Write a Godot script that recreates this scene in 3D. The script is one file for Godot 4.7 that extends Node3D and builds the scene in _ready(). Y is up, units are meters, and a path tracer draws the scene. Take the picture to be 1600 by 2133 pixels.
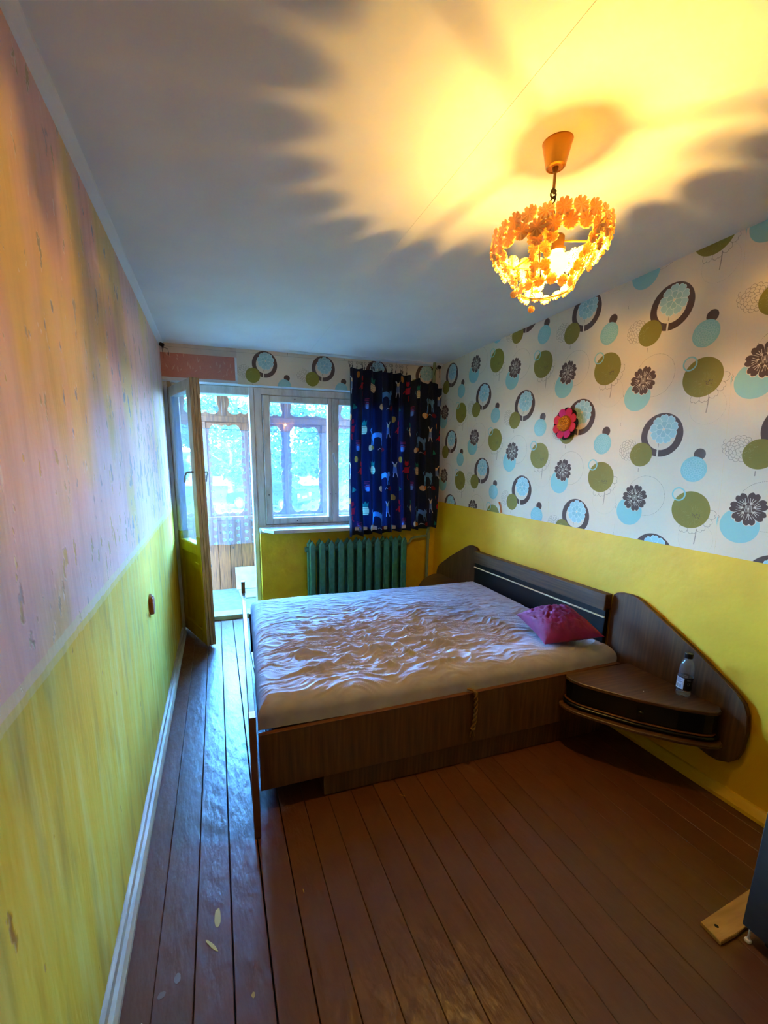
extends Node3D
# A narrow bedroom with a balcony door at its far end. x runs right from the left wall, y up, z towards the camera from the far wall.
const W := 2.57
const H := 2.5
const BACK := 4.6
var used := {}
var M := {}
var rng := RandomNumberGenerator.new()


# ---------------------------------------------------------------- mesh building
class MB:
	var v := PackedVector3Array()
	var n := PackedVector3Array()
	var t := PackedVector2Array()

	func tri(a: Vector3, b: Vector3, c: Vector3, ua := Vector2(), ub := Vector2(), uc := Vector2()) -> void:
		var m := (b - a).cross(c - a)
		if m.length_squared() < 1e-18:
			return
		m = m.normalized()
		v.append_array([a, c, b])
		n.append_array([m, m, m])
		t.append_array([ua, uc, ub])

	func quad(a: Vector3, b: Vector3, c: Vector3, d: Vector3, ua := Vector2(0, 1), ub := Vector2(1, 1), uc := Vector2(1, 0), ud := Vector2(0, 0)) -> void:
		tri(a, b, c, ua, ub, uc)
		tri(a, c, d, ua, uc, ud)

	func trin(a: Vector3, b: Vector3, c: Vector3, na: Vector3, nb: Vector3, nc: Vector3, ua := Vector2(), ub := Vector2(), uc := Vector2()) -> void:
		v.append_array([a, c, b])
		n.append_array([na, nc, nb])
		t.append_array([ua, uc, ub])

	# a flat convex face turned away from a point inside
	func face(p: Array, inside: Vector3) -> void:
		var mid := Vector3.ZERO
		for q in p:
			mid += q
		mid /= p.size()
		var m: Vector3 = (p[1] - p[0]).cross(p[2] - p[0])
		if m.dot(mid - inside) < 0.0:
			p.reverse()
		for i in range(1, p.size() - 1):
			tri(p[0], p[i], p[i + 1])

	func box(c: Vector3, s: Vector3, bev := 0.004, ba := Basis()) -> void:
		var h := s / 2.0
		bev = minf(bev, minf(h.x, minf(h.y, h.z)) * 0.45)
		var g := func(sx: int, sy: int, sz: int, k: int) -> Vector3:
			return c + ba * Vector3(sx * (h.x - (0.0 if k == 0 else bev)), sy * (h.y - (0.0 if k == 1 else bev)), sz * (h.z - (0.0 if k == 2 else bev)))
		var sg := [-1, 1]
		for a in sg:
			face([g.call(a, -1, -1, 0), g.call(a, 1, -1, 0), g.call(a, 1, 1, 0), g.call(a, -1, 1, 0)], c)
			face([g.call(-1, a, -1, 1), g.call(1, a, -1, 1), g.call(1, a, 1, 1), g.call(-1, a, 1, 1)], c)
			face([g.call(-1, -1, a, 2), g.call(1, -1, a, 2), g.call(1, 1, a, 2), g.call(-1, 1, a, 2)], c)
			for b in sg:
				face([g.call(a, b, -1, 0), g.call(a, b, 1, 0), g.call(a, b, 1, 1), g.call(a, b, -1, 1)], c)
				face([g.call(a, -1, b, 0), g.call(a, 1, b, 0), g.call(a, 1, b, 2), g.call(a, -1, b, 2)], c)
				face([g.call(-1, a, b, 1), g.call(1, a, b, 1), g.call(1, a, b, 2), g.call(-1, a, b, 2)], c)
				for d in sg:
					face([g.call(a, b, d, 0), g.call(a, b, d, 1), g.call(a, b, d, 2)], c)

	func bx(x0: float, x1: float, y0: float, y1: float, z0: float, z1: float, bev := 0.004) -> void:
		box(Vector3(x0 + x1, y0 + y1, z0 + z1) / 2.0, Vector3(absf(x1 - x0), absf(y1 - y0), absf(z1 - z0)), bev)

	# a round bar through points
	func tube(p: Array, r: float, k := 8, caps := true, r1 := -1.0) -> void:
		if r1 < 0.0:
			r1 = r
		var rings := []
		var norms := []
		var side := Vector3.ZERO
		for i in p.size():
			var d: Vector3 = (p[mini(i + 1, p.size() - 1)] - p[maxi(i - 1, 0)]).normalized()
			if side == Vector3.ZERO:
				side = d.cross(Vector3.UP if absf(d.y) < 0.9 else Vector3.RIGHT).normalized()
			side = (side - d * side.dot(d)).normalized()
			var up := d.cross(side)
			var ring := []
			var nr := []
			var rr := lerpf(r, r1, float(i) / maxi(p.size() - 1, 1))
			for j in k:
				var w := TAU * j / k
				var o := side * cos(w) + up * sin(w)
				nr.append(o)
				ring.append(p[i] + o * rr)
			rings.append(ring)
			norms.append(nr)
		for i in p.size() - 1:
			for j in k:
				var q := (j + 1) % k
				trin(rings[i][j], rings[i][q], rings[i + 1][q], norms[i][j], norms[i][q], norms[i + 1][q])
				trin(rings[i][j], rings[i + 1][q], rings[i + 1][j], norms[i][j], norms[i + 1][q], norms[i + 1][j])
		if caps:
			for e in [0, p.size() - 1]:
				var ring: Array = rings[e].duplicate()
				face(ring, p[1] if e == 0 else p[e - 1])

	# a profile of (radius, height) turned about y
	func lathe(prof: Array, k := 24, at := Vector3.ZERO, ba := Basis(), a0 := 0.0, a1 := TAU) -> void:
		for i in prof.size() - 1:
			var p: Vector2 = prof[i]
			var q: Vector2 = prof[i + 1]
			if p.distance_to(q) < 1e-6:
				continue
			var ln := Vector2(q.y - p.y, p.x - q.x).normalized()
			for j in k:
				var b0 := lerpf(a0, a1, float(j) / k)
				var b1 := lerpf(a0, a1, float(j + 1) / k)
				var d0 := Vector3(cos(b0), 0, -sin(b0))
				var d1 := Vector3(cos(b1), 0, -sin(b1))
				var n0 := ba * (d0 * ln.x + Vector3.UP * ln.y)
				var n1 := ba * (d1 * ln.x + Vector3.UP * ln.y)
				var A := at + ba * (d0 * p.x + Vector3.UP * p.y)
				var B := at + ba * (d1 * p.x + Vector3.UP * p.y)
				var C := at + ba * (d1 * q.x + Vector3.UP * q.y)
				var D := at + ba * (d0 * q.x + Vector3.UP * q.y)
				var u0 := Vector2(float(j) / k, 1.0 - float(i) / (prof.size() - 1))
				var u1 := Vector2(float(j + 1) / k, 1.0 - float(i) / (prof.size() - 1))
				var w0 := Vector2(u0.x, 1.0 - float(i + 1) / (prof.size() - 1))
				var w1 := Vector2(u1.x, w0.y)
				if p.x > 1e-6:
					trin(A, B, C, n0, n1, n1, u0, u1, w1)
				if q.x > 1e-6:
					trin(A, C, D, n0, n1, n0, u0, w1, w0)

	# a flat outline given depth: point (a, b) and depth d go through the basis columns (A, B, D); edges chamfered
	func prism(poly: Array, depth: float, at := Vector3.ZERO, ba := Basis(), bev := 0.0) -> void:
		var p := PackedVector2Array(poly)
		if Geometry2D.is_polygon_clockwise(p):
			p.reverse()
		var inner := PackedVector2Array()
		var k := p.size()
		for i in k:
			var e0 := (p[i] - p[(i + k - 1) % k]).normalized()
			var e1 := (p[(i + 1) % k] - p[i]).normalized()
			var m := Vector2(-e0.y, e0.x) + Vector2(-e1.y, e1.x)
			m = m / maxf(m.length_squared() / 2.0, 0.4)
			inner.append(p[i] + m * bev)
		var to := func(q: Vector2, d: float) -> Vector3:
			return at + ba * Vector3(q.x, q.y, d)
		var flip := ba.determinant() < 0.0
		var idx := Geometry2D.triangulate_polygon(inner)
		if idx.is_empty():
			inner = p
			idx = Geometry2D.triangulate_polygon(p)
		for i in range(0, idx.size(), 3):
			var a := inner[idx[i]]
			var b := inner[idx[i + 1]]
			var c := inner[idx[i + 2]]
			if ((b - a).cross(c - a) < 0.0) != flip:
				var s := b
				b = c
				c = s
			tri(to.call(a, depth), to.call(b, depth), to.call(c, depth), a, b, c)
			tri(to.call(a, 0.0), to.call(c, 0.0), to.call(b, 0.0), a, c, b)
		for i in k:
			var j := (i + 1) % k
			var sides := [[p[i], p[j], bev, depth - bev, p[i], p[j]]]
			if bev > 0.0:
				sides += [[inner[i], inner[j], 0.0, bev, p[i], p[j]], [p[i], p[j], depth - bev, depth, inner[i], inner[j]]]
			for s in sides:
				var a: Vector3 = to.call(s[0], s[2])
				var b: Vector3 = to.call(s[1], s[2])
				var c: Vector3 = to.call(s[5], s[3])
				var d: Vector3 = to.call(s[4], s[3])
				if flip:
					quad(b, a, d, c)
				else:
					quad(a, b, c, d)

	# a smooth sheet: f(i, j) gives a point, g(i, j) its uv
	func sheet(nu: int, nv: int, f: Callable, g = null, flip := false) -> void:
		var pts := []
		for i in nu + 1:
			var row := PackedVector3Array()
			for j in nv + 1:
				row.append(f.call(float(i) / nu, float(j) / nv))
			pts.append(row)
		var nr := []
		for i in nu + 1:
			var row := PackedVector3Array()
			for j in nv + 1:
				var du: Vector3 = pts[mini(i + 1, nu)][j] - pts[maxi(i - 1, 0)][j]
				var dv: Vector3 = pts[i][mini(j + 1, nv)] - pts[i][maxi(j - 1, 0)]
				var m := du.cross(dv).normalized()
				row.append(-m if flip else m)
			nr.append(row)
		for i in nu:
			for j in nv:
				var q := [[i, j], [i + 1, j], [i + 1, j + 1], [i, j + 1]]
				if flip:
					q.reverse()
				var P := []
				var N := []
				var U := []
				for k in q:
					P.append(pts[k[0]][k[1]])
					N.append(nr[k[0]][k[1]])
					var uv := Vector2(float(k[0]) / nu, float(k[1]) / nv)
					U.append(g.call(uv.x, uv.y) if g != null else uv)
				trin(P[0], P[1], P[2], N[0], N[1], N[2], U[0], U[1], U[2])
				trin(P[0], P[2], P[3], N[0], N[2], N[3], U[0], U[2], U[3])

	func torus(R: float, r: float, at := Vector3.ZERO, ba := Basis(), k := 32, m := 8) -> void:
		for i in k:
			for j in m:
				var q := []
				var w := []
				for e in [[i, j], [i + 1, j], [i + 1, j + 1], [i, j + 1]]:
					var a: float = TAU * e[0] / k
					var b: float = TAU * e[1] / m
					var d := Vector3(cos(a), 0, -sin(a))
					var o := d * cos(b) + Vector3.UP * sin(b)
					q.append(at + ba * (d * R + o * r))
					w.append(ba * o)
				trin(q[0], q[1], q[2], w[0], w[1], w[2])
				trin(q[0], q[2], q[3], w[0], w[2], w[3])

	func done(m: Material = null, into: ArrayMesh = null) -> ArrayMesh:
		var a := []
		a.resize(Mesh.ARRAY_MAX)
		a[Mesh.ARRAY_VERTEX] = v
		a[Mesh.ARRAY_NORMAL] = n
		a[Mesh.ARRAY_TEX_UV] = t
		var out := into if into else ArrayMesh.new()
		out.add_surface_from_arrays(Mesh.PRIMITIVE_TRIANGLES, a)
		if m:
			out.surface_set_material(out.get_surface_count() - 1, m)
		return out


# ---------------------------------------------------------------- objects
func numbered(called: String) -> String:
	var k: int = used.get(called, 0)
	used[called] = k + 1
	return called if k == 0 else "%s_%03d" % [called, k]


func thing(called: String, label: String, category: String, at := Vector3.ZERO, group := "", turn := 0.0) -> Node3D:
	var o := Node3D.new()
	o.name = numbered(called)
	add_child(o, true)
	o.position = at
	o.rotation.y = turn
	tag(o, label, category, group)
	return o


func tag(o: Node3D, label: String, category: String, group := "") -> void:
	o.set_meta("label", label)
	o.set_meta("category", category)
	if group:
		o.set_meta("group", group)


func mesh_of(st, m: Material) -> Mesh:
	return st.done(m) if st is MB else st


func part(parent: Node3D, called: String, st, m: Material, at := Vector3.ZERO) -> MeshInstance3D:
	var o := MeshInstance3D.new()
	o.name = called
	o.mesh = mesh_of(st, m)
	if not st is MB and m:
		o.material_override = m
	o.position = at
	var k := 0
	while parent.has_node(NodePath(o.name)):
		k += 1
		o.name = "%s_%03d" % [called, k]
	parent.add_child(o, true)
	return o


func single(called: String, st, m: Material, label: String, category: String, group := "", at := Vector3.ZERO) -> MeshInstance3D:
	var o := MeshInstance3D.new()
	o.name = numbered(called)
	o.mesh = mesh_of(st, m)
	o.position = at
	add_child(o, true)
	tag(o, label, category, group)
	return o


func struct(called: String, st, m: Material, label := "") -> MeshInstance3D:
	var o := MeshInstance3D.new()
	o.name = called
	o.mesh = mesh_of(st, m)
	add_child(o, true)
	o.set_meta("kind", "structure")
	if label:
		o.set_meta("label", label)
	return o


# ---------------------------------------------------------------- materials
func mat(c: Color, rough := 0.7, metal := 0.0) -> StandardMaterial3D:
	var m := StandardMaterial3D.new()
	m.albedo_color = c
	m.roughness = rough
	m.metallic = metal
	return m


func noise_tex(freq: float, ramp: Array, octaves := 4, sd := 1, size := 512, kind := FastNoiseLite.TYPE_SIMPLEX_SMOOTH) -> NoiseTexture2D:
	var f := FastNoiseLite.new()
	f.noise_type = kind
	f.seed = sd
	f.frequency = freq
	f.fractal_octaves = octaves
	var t := NoiseTexture2D.new()
	t.width = size
	t.height = size
	t.seamless = true
	t.noise = f
	if ramp.size():
		var g := Gradient.new()
		var off := PackedFloat32Array()
		var col := PackedColorArray()
		for r in ramp:
			off.append(r[0])
			col.append(r[1])
		g.offsets = off
		g.colors = col
		t.color_ramp = g
	return t


func bump_tex(freq: float, strength := 4.0, octaves := 4, sd := 7, size := 512) -> NoiseTexture2D:
	var t := noise_tex(freq, [], octaves, sd, size)
	t.as_normal_map = true
	t.bump_strength = strength
	return t


# scale says how often the texture repeats in a metre along each axis of the object: a low number draws the grain out along that axis
func grained(t: Texture2D, scale: Vector3, rough := 0.6, bump: Texture2D = null, depth := 0.5, world := false) -> StandardMaterial3D:
	var m := mat(Color.WHITE, rough)
	m.albedo_texture = t
	m.uv1_triplanar = true
	m.uv1_world_triplanar = world
	m.uv1_scale = scale
	m.uv1_triplanar_sharpness = 8.0
	if bump:
		m.normal_enabled = true
		m.normal_texture = bump
		m.normal_scale = depth
	return m


func glass(alpha := 0.06, tint := Color(0.9, 0.95, 1.0)) -> StandardMaterial3D:
	var m := mat(Color(tint.r, tint.g, tint.b, alpha), 0.03)
	m.transparency = BaseMaterial3D.TRANSPARENCY_ALPHA
	m.metallic_specular = 0.5
	return m


# ---------------------------------------------------------------- drawing flat print into an image
class Canvas:
	var im: Image
	var w: int
	var h: int
	var s: float
	var ox: float
	var oy: float
	var wrap := true

	func _init(pw: int, ph: int, scale: float, left: float, top: float, c: Color, alpha := false) -> void:
		w = pw
		h = ph
		s = scale
		ox = left
		oy = top
		im = Image.create(w, h, false, Image.FORMAT_RGBA8 if alpha else Image.FORMAT_RGB8)
		im.fill(c)

	func put(x: int, y: int, c: Color, a: float) -> void:
		if wrap:
			x = posmod(x, w)
			y = posmod(y, h)
		elif x < 0 or y < 0 or x >= w or y >= h:
			return
		if a >= 0.999:
			im.set_pixel(x, y, c)
		elif a > 0.01:
			im.set_pixel(x, y, im.get_pixel(x, y).lerp(c, a))

	func P(q: Vector2) -> Vector2:
		return Vector2((q.x - ox) * s, (oy - q.y) * s)

	func disc(q: Vector2, r: float, c: Color, a := 1.0, squash := 1.0) -> void:
		var p := P(q)
		var R := r * s
		for y in range(floori(p.y - R - 1), ceili(p.y + R + 1)):
			for x in range(floori(p.x - R - 1), ceili(p.x + R + 1)):
				var d := Vector2(x + 0.5 - p.x, (y + 0.5 - p.y) / squash).length()
				put(x, y, c, clampf(R - d + 0.5, 0.0, 1.0) * a)

	func ring(q: Vector2, r0: float, r1: float, c: Color, a := 1.0, dash := 0) -> void:
		var p := P(q)
		var R := r1 * s
		var m := (r0 + r1) * s / 2.0
		var hw := (r1 - r0) * s / 2.0
		for y in range(floori(p.y - R - 1), ceili(p.y + R + 1)):
			for x in range(floori(p.x - R - 1), ceili(p.x + R + 1)):
				var o := Vector2(x + 0.5 - p.x, y + 0.5 - p.y)
				var k := clampf(hw - absf(o.length() - m) + 0.5, 0.0, 1.0) * a
				if k > 0.0 and dash and fposmod(o.angle() / TAU * dash, 1.0) > 0.55:
					k = 0.0
				put(x, y, c, k)

	func stroke(pts: Array, wd: float, c: Color, a := 1.0) -> void:
		for i in pts.size() - 1:
			var p := P(pts[i])
			var q := P(pts[i + 1])
			var hw := maxf(wd * s / 2.0, 0.4)
			var lo := p.min(q) - Vector2.ONE * (hw + 1)
			var hi := p.max(q) + Vector2.ONE * (hw + 1)
			for y in range(floori(lo.y), ceili(hi.y)):
				for x in range(floori(lo.x), ceili(hi.x)):
					var e := Vector2(x + 0.5, y + 0.5)
					var d := e.distance_to(Geometry2D.get_closest_point_to_segment(e, p, q))
					put(x, y, c, clampf(hw - d + 0.5, 0.0, 1.0) * a)

	func poly(pts: Array, c: Color, a := 1.0) -> void:
		var g := PackedVector2Array()
		var lo := Vector2(1e9, 1e9)
		var hi := -lo
		for q in pts:
			var e := P(q)
			g.append(e)
			lo = lo.min(e)
			hi = hi.max(e)
		for y in range(floori(lo.y) - 1, ceili(hi.y) + 1):
			for x in range(floori(lo.x) - 1, ceili(hi.x) + 1):
				var k := 0.0
				for o in [Vector2(0.25, 0.25), Vector2(0.75, 0.25), Vector2(0.25, 0.75), Vector2(0.75, 0.75)]:
					if Geometry2D.is_point_in_polygon(Vector2(x, y) + o, g):
						k += 0.25
				put(x, y, c, k * a)

	func tex() -> ImageTexture:
		return ImageTexture.create_from_image(im)


# outline of a petal that leaves a point in a direction
func petal(at: Vector2, dir: float, length: float, wide: float, notch := 0.0) -> Array:
	var o := []
	var d := Vector2.from_angle(dir)
	var s := Vector2(-d.y, d.x)
	for i in 19:
		var u := float(i) / 18.0
		var along := length * pow(sin(PI * u), 0.62)
		var across := wide * cos(PI * u) * (0.3 + 0.7 * minf(1.0, along / length * 1.25))
		o.append(at + d * (along - notch * length * exp(-pow((u - 0.5) / 0.06, 2.0))) + s * across)
	return o


func wallpaper_print() -> Texture2D:
	var paper := Color(0.845, 0.765, 0.645)
	var dark := Color(0.32, 0.225, 0.175)
	var olive := Color(0.50, 0.445, 0.085)
	var teal := Color(0.55, 0.735, 0.70)
	var line := Color(0.56, 0.49, 0.42)
	var c := Canvas.new(880, 1045, 1702.1, -0.235, 0.16, paper)
	# large olive disc with its outlined flower, stalk and faint ring
	c.ring(Vector2(0.205, -0.50), 0.078, 0.0795, line, 0.35, 70)
	var oc := Vector2(0.172, -0.364)
	for k in 5:
		var a := -0.15 - 0.42 * k
		var pl := petal(oc + Vector2.from_angle(a) * 0.052, a, 0.066, 0.027, 0.12)
		c.poly(pl, paper)
		pl.append(pl[0])
		c.stroke(pl, 0.0016, line)
	c.stroke([Vector2(0.208, -0.455), Vector2(0.206, -0.49), Vector2(0.202, -0.525)], 0.0045, line, 0.8)
	c.disc(oc, 0.0885, olive)
	for k in 46:
		var a := rng.randf() * TAU
		var q := oc + Vector2(0.012, -0.03) + Vector2.from_angle(a) * rng.randf_range(0.01, 0.045)
		c.stroke([q, q + Vector2.from_angle(a + rng.randf_range(-0.5, 0.5)) * 0.013], 0.0012, Color(0.62, 0.60, 0.38), 0.35)
	for k in 18:
		var q := oc + Vector2(0.028, -0.028) + Vector2(rng.randf_range(-0.019, 0.019), rng.randf_range(-0.008, 0.010))
		c.disc(q, 0.0018, dark, 0.8)
	c.ring(Vector2(0.112, -0.292), 0.0265, 0.0335, teal)
	# teal pair: plain disc, dotted circle, dark blossom
	c.ring(Vector2(-0.062, -0.312), 0.1035, 0.1055, line, 0.9, 92)
	c.disc(Vector2(-0.15, -0.402), 0.076, teal)
	var fc := Vector2(-0.122, -0.326)
	for k in 7:
		var a := TAU * k / 7.0 + 0.35
		var pl := petal(fc + Vector2.from_angle(a) * 0.014, a, 0.06, 0.030, 0.16)
		c.poly(petal(fc + Vector2.from_angle(a) * 0.013, a, 0.064, 0.033, 0.1), paper)
		c.poly(pl, dark)
		for e in [-0.3, 0.0, 0.3]:
			c.stroke([fc + Vector2.from_angle(a) * 0.02, fc + Vector2.from_angle(a + e * 0.8) * 0.046], 0.0022, paper)
	c.disc(fc, 0.027, paper)
	for k in 7:
		var a := TAU * k / 7.0 + 0.75
		c.poly(petal(fc + Vector2.from_angle(a) * 0.004, a, 0.023, 0.010, 0.0), dark)
	for k in 6:
		c.stroke([fc + Vector2(-0.013 + 0.005 * k, -0.014), fc + Vector2(-0.010 + 0.0042 * k, 0.014)], 0.0017, paper)
	# speckled teal disc and the small dark one behind it
	c.disc(Vector2(0.192, -0.101), 0.0265, dark)
	var tc := Vector2(0.170, -0.171)
	c.disc(tc, 0.0595, teal)
	for k in 60:
		var rr := 0.05 * sqrt((k + 0.5) / 60.0)
		var a := k * 2.39996
		c.ring(tc + Vector2.from_angle(a) * rr, 0.0055 + 0.001 * sin(k * 1.7), 0.0068 + 0.001 * sin(k * 1.7), Color(0.70, 0.81, 0.79), 0.75)
	# outlined dahlia
	var dc := Vector2(-0.178, -0.069)
	for ring in 4:
		var kk: int = [14, 12, 8, 4][ring]
		for k in kk:
			var a := TAU * k / kk + ring * 0.4
			var q: Vector2 = dc + Vector2.from_angle(a) * [0.046, 0.034, 0.022, 0.009][ring]
			c.disc(q, 0.0115, paper)
			c.ring(q, 0.0102, 0.0118, line, 0.95)
	# dark ring with the pale peony, small olive disc over it
	c.ring(Vector2(0, 0), 0.0745, 0.1085, dark)
	c.stroke([Vector2(-0.004, -0.01), Vector2(-0.011, -0.05), Vector2(-0.015, -0.085)], 0.003, line)
	c.stroke([Vector2(-0.013, -0.066), Vector2(-0.016, -0.124)], 0.009, paper)
	var pc := Vector2(0.010, 0.028)
	var pale := Color(0.62, 0.755, 0.74)
	for k in 9:
		var a := TAU * k / 9.0 + 0.2
		var pl := petal(pc + Vector2.from_angle(a) * 0.018, a, 0.056, 0.027, 0.10)
		c.poly(pl, pale)
		pl.append(pl[0])
		c.stroke(pl, 0.0022, Color(0.80, 0.85, 0.81))
	for k in 6:
		var a := TAU * k / 6.0 + 0.5
		var pl := petal(pc + Vector2.from_angle(a) * 0.006, a, 0.036, 0.019, 0.08)
		c.poly(pl, Color(0.57, 0.72, 0.71))
		pl.append(pl[0])
		c.stroke(pl, 0.002, Color(0.80, 0.85, 0.81))
	c.disc(Vector2(-0.104, -0.095), 0.0625, olive)
	for k in 26:
		var q := Vector2(-0.104, -0.095) + Vector2.from_angle(rng.randf_range(1.9, 3.9)) * rng.randf_range(0.03, 0.058)
		c.stroke([q, q + Vector2(rng.randf_range(-0.006, 0.006), rng.randf_range(-0.004, 0.004))], 0.0012, Color(0.66, 0.64, 0.45), 0.6)
	c.stroke([Vector2(-0.112, -0.166), Vector2(-0.112, -0.185)], 0.003, line)
	return c.tex()


func heart(p: Vector2) -> float:
	var a := p.x * p.x + p.y * p.y - 1.0
	return a * a * a - p.x * p.x * p.y * p.y * p.y


func lace_print() -> Texture2D:
	var k := 256
	var im := Image.create(k, k, false, Image.FORMAT_RGBA8)
	for y in k:
		for x in k:
			var a := 0.15 + 0.08 * float((x / 2 + y / 2) % 2)
			var q := Vector2(fposmod(x * 2.0 / k, 1.0), fposmod(y * 2.0 / k + (0.5 if x >= k / 2 else 0.0), 1.0))
			q = (q - Vector2(0.5, 0.5)) * 4.6
			q.y = -q.y
			if x >= k / 2:
				q.x = -q.x
			q = q.rotated(0.35)
			var v := heart(q)
			if v < 0.0:
				a = 0.62 if v > -0.35 else 0.48
			im.set_pixel(x, y, Color(0.44, 0.46, 0.53, a))
	return ImageTexture.create_from_image(im)


func curtain_print() -> Texture2D:
	var c := Canvas.new(640, 640, 640.0, 0.0, 1.0, Color(0.022, 0.085, 0.17))
	var red := Color(0.72, 0.06, 0.11)
	var blue := Color(0.36, 0.55, 0.66)
	var cream := Color(0.90, 0.75, 0.52)
	var grey := Color(0.36, 0.36, 0.46)
	var green := Color(0.10, 0.45, 0.34)
	var white := Color(0.82, 0.80, 0.78)
	var orange := Color(0.80, 0.46, 0.14)
	for j in 2:
		var y := 0.5 * j
		var sh := 0.5 * j
		var at := func(x: float, yy: float) -> Vector2: return Vector2(fposmod(x + sh * 0.37, 1.0), y + yy)
		# upright red animal
		var q: Vector2 = at.call(0.10, 0.30)
		c.disc(q, 0.036, red, 1.0, 1.9)
		c.disc(q + Vector2(0, 0.085), 0.027, red)
		c.poly([q + Vector2(-0.026, 0.09), q + Vector2(-0.022, 0.125), q + Vector2(-0.004, 0.105)], red)
		c.poly([q + Vector2(0.026, 0.09), q + Vector2(0.022, 0.125), q + Vector2(0.004, 0.105)], red)
		c.stroke([q + Vector2(-0.03, 0.01), q + Vector2(-0.062, -0.02)], 0.014, red)
		c.stroke([q + Vector2(0.01, -0.06), q + Vector2(0.008, -0.11), q + Vector2(0.02, -0.125)], 0.01, red)
		c.stroke([q + Vector2(0.03, 0.02), q + Vector2(0.052, 0.05)], 0.012, red)
		# pale round body under a green crown
		q = at.call(0.36, 0.30)
		c.disc(q, 0.048, cream, 1.0, 1.28)
		for e in 3:
			c.stroke([q + Vector2(-0.04, -0.03 + 0.03 * e), q + Vector2(0.04, -0.03 + 0.03 * e)], 0.004, Color(0.55, 0.38, 0.25))
		c.poly([q + Vector2(-0.034, 0.055), q + Vector2(-0.042, 0.115), q + Vector2(-0.012, 0.09), q + Vector2(0.002, 0.125), q + Vector2(0.018, 0.092), q + Vector2(0.044, 0.118), q + Vector2(0.034, 0.055)], green)
		c.stroke([q + Vector2(-0.045, 0.0), q + Vector2(-0.078, 0.02), q + Vector2(-0.072, 0.045)], 0.008, Color(0.30, 0.5, 0.45))
		# arched blue animal
		q = at.call(0.62, 0.19)
		for e in 14:
			var a := PI * e / 13.0
			c.disc(q + Vector2(0.072 * cos(a), 0.055 * sin(a)), 0.022 + 0.008 * sin(a), blue)
		for e in [-0.08, -0.055, 0.06, 0.085]:
			c.stroke([q + Vector2(e, 0.01), q + Vector2(e * 1.15, -0.075)], 0.013, blue)
		c.disc(q + Vector2(0.088, 0.05), 0.026, blue)
		c.poly([q + Vector2(0.07, 0.065), q + Vector2(0.072, 0.095), q + Vector2(0.09, 0.075)], blue)
		c.poly([q + Vector2(0.106, 0.062), q + Vector2(0.11, 0.095), q + Vector2(0.09, 0.075)], blue)
		c.stroke([q + Vector2(-0.08, 0.04), q + Vector2(-0.105, 0.10), q + Vector2(-0.085, 0.125)], 0.011, blue)
		# stretching pale animal
		q = at.call(0.86, 0.30)
		c.stroke([q + Vector2(-0.032, 0.10), q + Vector2(0, 0.045)], 0.014, white)
		c.stroke([q + Vector2(0.034, 0.10), q + Vector2(0, 0.045)], 0.014, cream)
		c.poly([q + Vector2(-0.022, 0.05), q + Vector2(0.022, 0.05), q + Vector2(0.034, -0.045), q + Vector2(-0.030, -0.045)], Color(0.42, 0.50, 0.62))
		c.disc(q + Vector2(0, 0.058), 0.022, cream)
		c.stroke([q + Vector2(-0.018, -0.04), q + Vector2(-0.024, -0.09)], 0.012, white)
		c.stroke([q + Vector2(0.02, -0.04), q + Vector2(0.044, -0.09)], 0.012, white)
		# striped seated animal
		q = at.call(0.22, 0.085)
		c.disc(q, 0.040, grey, 1.0, 1.35)
		for e in 4:
			c.stroke([q + Vector2(-0.042, 0.025 + 0.018 * e), q + Vector2(0.042, 0.025 + 0.018 * e)], 0.008, Color(0.55, 0.16, 0.26))
		c.disc(q + Vector2(0, -0.01), 0.026, Color(0.42, 0.55, 0.68), 1.0, 1.3)
		# orange and cream lying ones, a green one
		q = at.call(0.50, 0.075)
		c.disc(q, 0.042, cream, 1.0, 0.9)
		c.disc(q + Vector2(0.048, 0.006), 0.026, orange)
		q = at.call(0.74, 0.065)
		c.disc(q, 0.045, red.darkened(0.35), 1.0, 0.62)
		c.stroke([q + Vector2(-0.05, 0), q + Vector2(-0.09, 0.012), q + Vector2(-0.11, -0.008)], 0.007, white)
		q = at.call(0.96, 0.06)
		c.poly([q + Vector2(-0.035, -0.03), q + Vector2(0.04, 0.0), q + Vector2(-0.03, 0.04)], green)
		q = at.call(0.0, 0.44)
		c.disc(q, 0.034, orange, 1.0, 1.2)
	return c.tex()


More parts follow.
